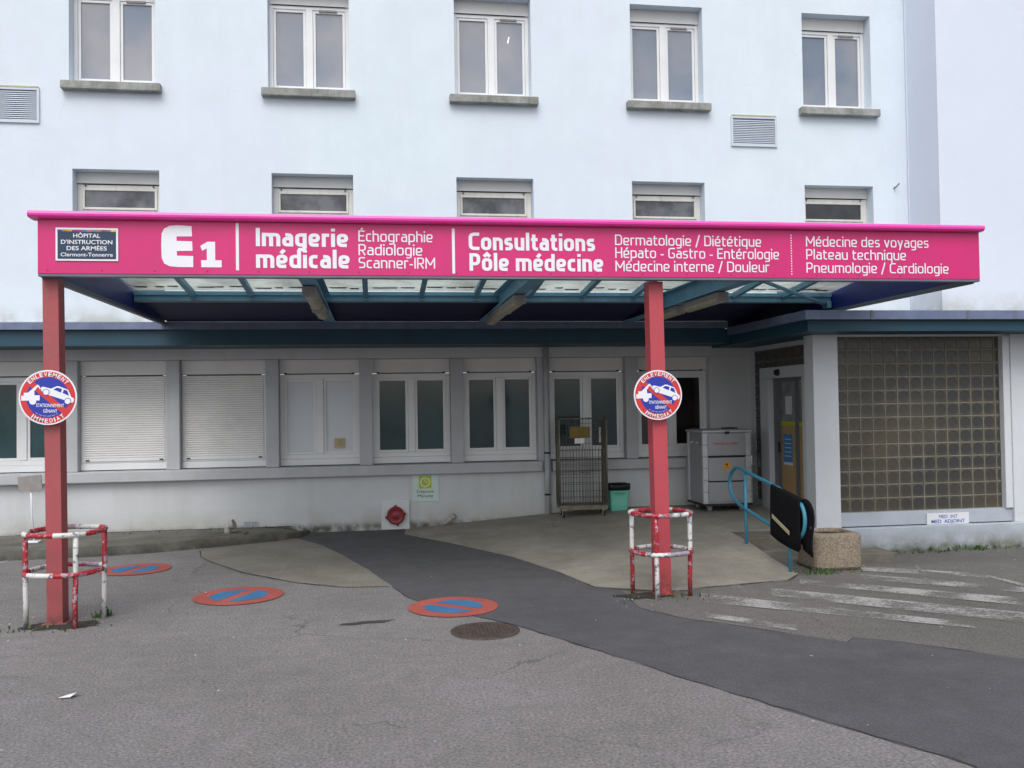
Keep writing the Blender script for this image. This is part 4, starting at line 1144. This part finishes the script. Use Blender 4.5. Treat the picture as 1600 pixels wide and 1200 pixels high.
for A, B in zip(V_, V_[1:]):
    for k in range(len(A)): b.bm.faces.new([A[k], A[(k + 1) % len(A)], B[(k + 1) % len(A)], B[k]])
b.bm.faces.new(V_[0][::-1]); b.bm.faces.new(V_[-1]); b.build('pot', e, .004)
b = MB().m('soil').lathe([(.213, .28), (.217, .325), (.2, .335), (.1, .35), (.02, .342)], (*pc, z0), 28); b.build('soil', e)

# ------------------------------------------------------------------ roll cage
RZ = .165
cg = thing('roll_cage', 'empty brownish wire roll cage trolley against the wall', 'roll cage', (2.95, 12.95, RZ))
RT = Matrix.Translation((2.955, 12.97, RZ)) @ Matrix.Rotation(math.radians(-5), 4, 'Z')
def Q(x, y, z): return RT @ Vector((x, y, z))
def rtube(b, pts, r, seg=6): b.tube([Q(*p) for p in pts], r, seg)
W, Dp, Ht = .34, .20, 1.40
b = MB().m('cage'); b.box(-W, W, -Dp, Dp, .13, .165, RT)
for yy in (-Dp, Dp): b.box(-W - .005, W + .005, yy - .01, yy + .01, .11, .175, RT)
b.build('base_tray', cg, .004)
for sgn, nm in ((-1, 'a'), (1, 'b')):          # two side panels
    b = MB().m('cage'); xx = sgn * W
    rtube(b, [(xx, -Dp, .175), (xx, -Dp, Ht), (xx, -Dp + .04, Ht + .02), (xx, Dp - .04, Ht + .02), (xx, Dp, Ht), (xx, Dp, .175)], .013, 8)
    for k in range(9): rtube(b, [(xx, -Dp, .25 + k * .135), (xx, Dp, .25 + k * .135)], .0035)
    for k in range(1, 10): rtube(b, [(xx, -Dp + k * .04, .18), (xx, -Dp + k * .04, Ht + .015)], .0035)
    if sgn > 0: b.box(xx - .004, xx + .004, -Dp + .01, Dp - .01, .2, Ht - .02, RT)
    b.build('side_panel', cg)
b = MB().m('cage')
rtube(b, [(-W, Dp, Ht + .012), (W, Dp, Ht + .012)], .011, 8)
for k in range(1, 14): rtube(b, [(-W + k * 2 * W / 14, Dp, .18), (-W + k * 2 * W / 14, Dp, Ht + .01)], .003)
for k in range(12): rtube(b, [(-W, Dp, .24 + k * .1), (W, Dp, .24 + k * .1)], .003)
b.build('back_panel', cg)
b = MB().m('cage')
rtube(b, [(-W, -Dp, Ht + .018), (W, -Dp, Ht + .018)], .011, 8)
b.build('top_bar', cg)
b = MB().m('cage')
for k in range(1, 17): rtube(b, [(-W + k * 2 * W / 17, -Dp - .004, .18), (-W + k * 2 * W / 17, -Dp - .004, .98)], .0038)
for z in (.22, .30, .38, .50, .62, .74, .86, .97): rtube(b, [(-W, -Dp - .004, z), (W, -Dp - .004, z)], .0035)
b.build('front_gate', cg)
MB().m('strip').box(-.19, .10, -Dp - .012, -Dp - .006, 1.14, 1.30, RT).build('cardboard_label', cg)
bpy.data.objects['cardboard_label'].data.materials[0] = mat('brown card', (.20, .14, .03), .8, .2, 20)
MB().m('paper').box(-.12, .02, -Dp - .004, -Dp - .0, 1.06, 1.135, RT).build('document_pocket', cg)
for sx in (-1, 1):
    for sy in (-1, 1):
        w = MB().m('alu_light').box(sx * (W - .05) - .018, sx * (W - .05) + .018, sy * (Dp - .05) - .03, sy * (Dp - .05) + .03, .06, .108, RT)
        w = w.build('caster', cg)
        b = MB().m('black').tube([Q(sx * (W - .05) - .014, sy * (Dp - .05) - .02, .05), Q(sx * (W - .05) + .014, sy * (Dp - .05) - .02, .05)], .048, 18)
        b.m('alu_light').tube([Q(sx * (W - .05) - .017, sy * (Dp - .05) - .02, .05), Q(sx * (W - .05) + .017, sy * (Dp - .05) - .02, .05)], .026, 14)
        b.build('wheel', w)
b = MB().m('cordblue').tube([Q(W + .02, Dp - .02, 1.0), Q(W + .045, Dp - .02, .88), Q(W + .05, Dp - .02, .76), Q(W + .03, Dp - .02, .70)], .009, 6); b.build('strap', cg)

# ------------------------------------------------------------------ green bucket
bz = .185; bx, by = 3.53, 13.12
e = thing('waste_bucket', 'small mint green waste bin with a black bag folded over its rim', 'waste bin', (bx, by, bz))
def rrect(w, d, r, n=4):
    pts = []
    for qx, qy, a in ((1, 1, 0), (-1, 1, 90), (-1, -1, 180), (1, -1, 270)):
        for k in range(n + 1):
            t = math.radians(a + 90 * k / n); pts.append((qx * (w - r) + r * math.cos(t), qy * (d - r) + r * math.sin(t)))
    return pts
def loft(b, rows):
    R_ = [[b.bm.verts.new(p) for p in r] for r in rows]
    for A, B in zip(R_, R_[1:]):
        for k in range(len(A)):
            f = b.bm.faces.new([A[k], A[(k + 1) % len(A)], B[(k + 1) % len(A)], B[k]]); f.material_index = b.cur; f.smooth = True
    f = b.bm.faces.new(R_[0][::-1]); f.material_index = b.cur
    f = b.bm.faces.new(R_[-1]); f.material_index = b.cur
b = MB().m('mint'); loft(b, [[(bx + x, by + y, bz + z) for x, y in rrect(w, d, .03)] for w, d, z in ((.122, .09, .0), (.125, .093, .01), (.152, .115, .36))])
pot = b.build('bin_body', e)
b = MB().m('ink')     # scrawled handwriting, two short lines
rnd = random.Random(5)
for x0, n, z in ((-.085, 7, .285),):
    for k in range(n):
        x = bx + x0 + k * .025
        b.tube([(x, by - .1205, bz + z - .012), (x + .006, by - .122, bz + z + .014), (x + .013, by - .121, bz + z + rnd.uniform(-.012, .005)), (x + .019, by - .122, bz + z + rnd.uniform(0, .014))], .0016, 4)
b.tube([(bx - .05, by - .117, bz + .262), (bx + .06, by - .117, bz + .262)], .0014, 4)
b.build('handwriting', pot)
b = MB().m('bag')
rows = []
rnd = random.Random(2)
for w, z in ((.148, .335), (.160, .34), (.167, .40), (.160, .425), (.148, .418), (.135, .37)):
    rows.append([(bx + x * (1 + rnd.uniform(-.015, .02)), by + y * 0.78 * (1 + rnd.uniform(-.02, .03)) , bz + z + rnd.uniform(-.012, .010)) for x, y in rrect(w, w, .035, 6)])
loft(b, rows); b.build('bin_bag', e)

# ------------------------------------------------------------------ grey waste container
gx0, gx1, gy0, gy1 = 4.60, 5.32, 12.42, 13.08; gb = .34; gt = 1.385; gg = .222
e = thing('waste_container', 'tall grey aluminium waste container on castors left of the door', 'waste container', ((gx0 + gx1) / 2, (gy0 + gy1) / 2, gg))
b = MB().m('aluminium').box(gx0 + .02, gx1 - .02, gy0 + .02, gy1 - .02, gb, gt - .03); body = b.build('body', e)
b = MB().m('alu_light')
for x0 in (gx0, gx1 - .075):
    for k in range(6): b.box(x0, x0 + .075, gy0, gy0 + .06, gb + .002 + k * .168, gb + .164 + k * .168)
for x0 in (gx0, gx1 - .06): b.box(x0, x0 + .06, gy1 - .06, gy1, gb + .002, gt - .032)
b.build('corner_post', e, .004)
b = MB().m('aluminium')
b.box(gx0 + .08, gx1 - .08, gy0 + .004, gy0 + .019, gb + .03, gb + .305); b.box(gx0 + .08, gx1 - .08, gy0 + .0, gy0 + .019, gb + .325, gb + .655); b.box(gx0 + .08, gx1 - .08, gy0 + .006, gy0 + .019, gb + .685, gt - .04)
b.build('front_panel', e, .004)
MB().m('black').box(gx0 + .085, gx1 - .085, gy0 + .003, gy0 + .018, gb + .307, gb + .323).build('panel_gap', e)
b = MB().m('black'); b.box(gx0 + .085, gx1 - .085, gy0 + .003, gy0 + .018, gb + .658, gb + .683); b.build('panel_gap', e)
b = MB().m('alu_light').box(gx0 - .015, gx1 + .015, gy0 - .015, gy1 + .015, gt - .028, gt); b.m('aluminium').box(gx0 + .03, gx1 - .03, gy0 + .03, gy1 - .03, gt + .001, gt + .012); lid = b.build('lid', e, .005)
b = MB().m('black').box((gx0 + gx1) / 2 - .03, (gx0 + gx1) / 2 + .03, gy0 - .03, gy0 - .0155, gt - .05, gt - .015); b.box(5.06, 5.24, 12.7, 12.85, gt + .013, gt + .03); b.build('lid_catch', lid)
b = MB().m('redink'); b.text('Interdit au public', (4.95, gy0 + .003, gt - .205), .37, .040, bold=.0, align='C'); b.build('red_lettering', e, recalc=False)
b = MB().m('amber').prism([(0, .072), (-.072, 0), (0, -.072), (.072, 0)], (4.955, gy0 - .001, gb + .54), U, V, Nn, .001)
b.m('ink'); b.lathe([(.018, 0), (.018, .001)], (4.955, gy0 - .002, gb + .555), 12, 'Y'); b.box(4.925, 4.985, gy0 - .003, gy0 - .002, gb + .512, gb + .518); b.build('hazard_sticker', e)
b = MB().m('black').box(gx0 - .01, gx1 + .01, gy0 - .01, gy1 + .01, gb - .03, gb - .002); b.build('bumper_frame', e, .006)
b = MB().m('alu_light')
for z in (1.235, 1.22): pass
for y in (12.62, 12.85): b.tube([(gx0 + .02, y, 1.21), (gx0 - .03, y, 1.20)], .015, 8)
b.build('side_stud', e)
for x in (gx0 + .12, gx1 - .12):
    for y in (gy0 + .1, gy1 - .1):
        c_ = MB().m('alu_light').box(x - .03, x + .03, y - .035, y + .035, gb - .06, gb - .031).build('castor', e)
        b = MB().m('lampshell').tube([(x - .02, y - .01, gg + .045), (x + .02, y - .01, gg + .045)], .045, 20); b.m('alu_light').tube([(x - .023, y - .01, gg + .045), (x + .023, y - .01, gg + .045)], .022, 14)
        b.build('wheel', c_)

# ------------------------------------------------------------------ small things
e = thing('freestanding_sign', 'small grey board on a thin white stand on the pavement, behind the left post', 'sign', (-4.42, 12.62, .105))
b = MB().m('lampshell').prism([(-.155, .955 - .0), (-.01, .97), (.13, .985), (.145, .80), (.10, .765), (-.14, .775)], (-4.43, 12.58, 0), U, V, Nn, .02); b.build('board', e)
b = MB().m('white').tube([(-4.43, 12.60, .86), (-4.425, 12.61, .5), (-4.40, 12.62, .12)], .011, 8); b.build('stem', e)
b = MB().m('white').box(-4.52, -4.33, 12.55, 12.68, .106, .125); b.build('foot', e, .004)

def stub(x, y, z, pts, r, label, cap=True):
    e = thing('pipe_stub', label, 'pipe', (x, y, z))
    MB().m('stub').tube([(x + a, y + c, z + d) for a, c, d in pts], r, 12).build('pipe', e)
    p, q = Vector(pts[-2]), Vector(pts[-1]); dd = (q - p).normalized()
    a = Vector((x, y, z)) + q
    MB().m('stub').tube([a - dd * .02, a + dd * .035], [r[-1] * 1.35 if isinstance(r, list) else r * 1.35] * 2, 14).build('collar', e)
stub(-1.98, 12.72, .12, [(.0, 0, -.02), (-.01, 0, .05), (.0, -.01, .10), (.05, -.02, .12)], .048, 'bent dirty white pipe stub on the pavement end beside the air grille')
stub(1.02, 13.25, .06, [(-.10, .05, .0), (-.03, .03, .03), (.03, 0, .08), (.08, -.03, .12)], .03, 'bent grey pipe end at the wall foot right of the red cap')

e = MB().m('paper'); cx, cy = -1.93, 6.11
e.face([(cx - .06, cy - .02, .006), (cx + .02, cy - .035, .012), (cx + .05, cy + .0, .03), (cx - .01, cy + .02, .014)]); e.face([(cx + .0, cy + .0, .015), (cx + .05, cy + .0, .03), (cx + .075, cy + .03, .006), (cx + .0, cy + .03, .006)])
e.m('redink').face([(cx - .075, cy - .022, .005), (cx - .055, cy - .024, .008), (cx - .052, cy - .008, .008), (cx - .07, cy - .006, .005)])
tag(e.build('litter_paper', recalc=False), 'crumpled white paper scrap lying on the asphalt', 'litter')

# scattered grit and leaf scraps, weeds
rnd = random.Random(11)
b = MB().m('strip')
for k in range(150):
    x, y = rnd.uniform(-4, 7), rnd.uniform(4, 9.8)
    if k % 3 == 0: x, y = (rnd.gauss(-2.6, .45), rnd.gauss(8.1, .25)) if k % 2 else (rnd.gauss(2.6, .45), rnd.gauss(8.0, .22))
    s = rnd.uniform(.003, .010); a = rnd.uniform(0, PI); c, s_ = math.cos(a) * s, math.sin(a) * s
    b.m(rnd.choice(['strip', 'concrete', 'soil', 'bark', 'paper'])); z = gz(x, y) + .02
    b.face([(x - c * 1.6, y - s_, z), (x + s_, y - c, z), (x + c * 1.6, y + s_, z + .003), (x - s_, y + c, z)])
tag(b.build('grit', recalc=False), 'scattered grit and leaf scraps on the asphalt', 'grit', kind='stuff')
b = MB().m('grass')
def blade(x, y, z, h):
    a = rnd.uniform(0, 2 * PI); l = rnd.uniform(.2, .9) * h; w = rnd.uniform(.004, .009)
    dx, dy = math.cos(a) * l, math.sin(a) * l; px, py = -math.sin(a) * w, math.cos(a) * w
    b.face([(x - px, y - py, z), (x + px, y + py, z), (x + dx * .5 + px, y + dy * .5 + py, z + h * .7), (x + dx * .5 - px, y + dy * .5 - py, z + h * .7)])
    b.face([(x + dx * .5 - px, y + dy * .5 - py, z + h * .7), (x + dx * .5 + px, y + dy * .5 + py, z + h * .7), (x + dx, y + dy, z + h)])
for (cx, cy, sx, sy, n, h) in ((-2.38, 8.42, .04, .04, 36, .06), (-2.7, 8.0, .25, .05, 30, .03), (2.75, 8.1, .2, .08, 40, .03), (4.52, 8.90, .10, .05, 70, .045), (4.9, 8.88, .12, .02, 10, .03),
                               (7.35, 10.58, .38, .03, 90, .055), (7.0, 10.5, .3, .04, 60, .03), (-2.9, 13.2, 1.2, .1, 60, .03)):
    for k in range(n):
        x, y = rnd.gauss(cx, sx), rnd.gauss(cy, sy); blade(x, y, (.10 if y > 13 else gz(x, y)), h * rnd.uniform(.5, 1.3))
tag(b.build('weeds', recalc=False), 'green weeds in the cracks by the posts, planter and plinth', 'weeds', kind='stuff')
# dark soil collars at the post feet
blot('soil_patch', -2.63, 8.16, .30, .16, 'soil', .0045, 'dark dirt round the left post foot', .1, 34, 3)
blot('soil_patch', 2.45, 8.22, .26, .12, 'soil', .0085, 'dark dirt round the right post foot', -.1, 34, 4)

# ------------------------------------------------------------------ light and sky
w = bpy.data.worlds.new('World'); S.world = w; w.use_nodes = True
N = w.node_tree.nodes; L = w.node_tree.links; bg = N['Background']
sky = N.new('ShaderNodeTexSky'); sky.sky_type = 'NISHITA'; sky.sun_disc = False
SE, SA = math.radians(52), math.radians(196)
sky.sun_elevation = SE; sky.sun_rotation = SA; sky.air_density = 1.0; sky.dust_density = 3.0; sky.ozone_density = 1.5
hs = N.new('ShaderNodeHueSaturation'); hs.inputs['Saturation'].default_value = .35
L.new(sky.outputs[0], hs.inputs['Color']); L.new(hs.outputs[0], bg.inputs['Color']); bg.inputs['Strength'].default_value = .14
sun = bpy.data.lights.new('sun', 'SUN'); sun.energy = .85; sun.angle = math.radians(40); sun.color = (1, .98, .95)
so = bpy.data.objects.new('sun', sun); COL.objects.link(so)
d = Vector((math.sin(SA) * math.cos(SE), math.cos(SA) * math.cos(SE), math.sin(SE)))
so.rotation_euler = (-d).to_track_quat('-Z', 'Y').to_euler(); so.location = (0, 0, 20)

# ------------------------------------------------------------------ camera
cam = bpy.data.cameras.new('camera'); co = bpy.data.objects.new('camera', cam); COL.objects.link(co); S.camera = co
cam.sensor_width = 36; cam.lens = 36 * 1420 / 1600; cam.clip_end = 1500
TH, PT, RO = math.radians(8.55), math.atan(32 / 1420), .015
r0 = Vector((math.cos(TH), -math.sin(TH), 0)); h0 = Vector((math.sin(TH), math.cos(TH), 0)); zz = Vector((0, 0, 1))
fwd = h0 * math.cos(PT) + zz * math.sin(PT); u0 = zz * math.cos(PT) - h0 * math.sin(PT)
Rv = r0 * math.cos(RO) - u0 * math.sin(RO); Uv = u0 * math.cos(RO) + r0 * math.sin(RO)
mw = Matrix((Rv, Uv, -fwd)).transposed().to_4x4(); mw.translation = (0, 0, 1.8); co.matrix_world = mw

S.render.engine = 'CYCLES'
S.view_settings.view_transform = 'Standard'; S.view_settings.look = 'None'; S.view_settings.gamma = 1
S.view_settings.exposure = .55
S.render.resolution_x = 1024; S.render.resolution_y = 768
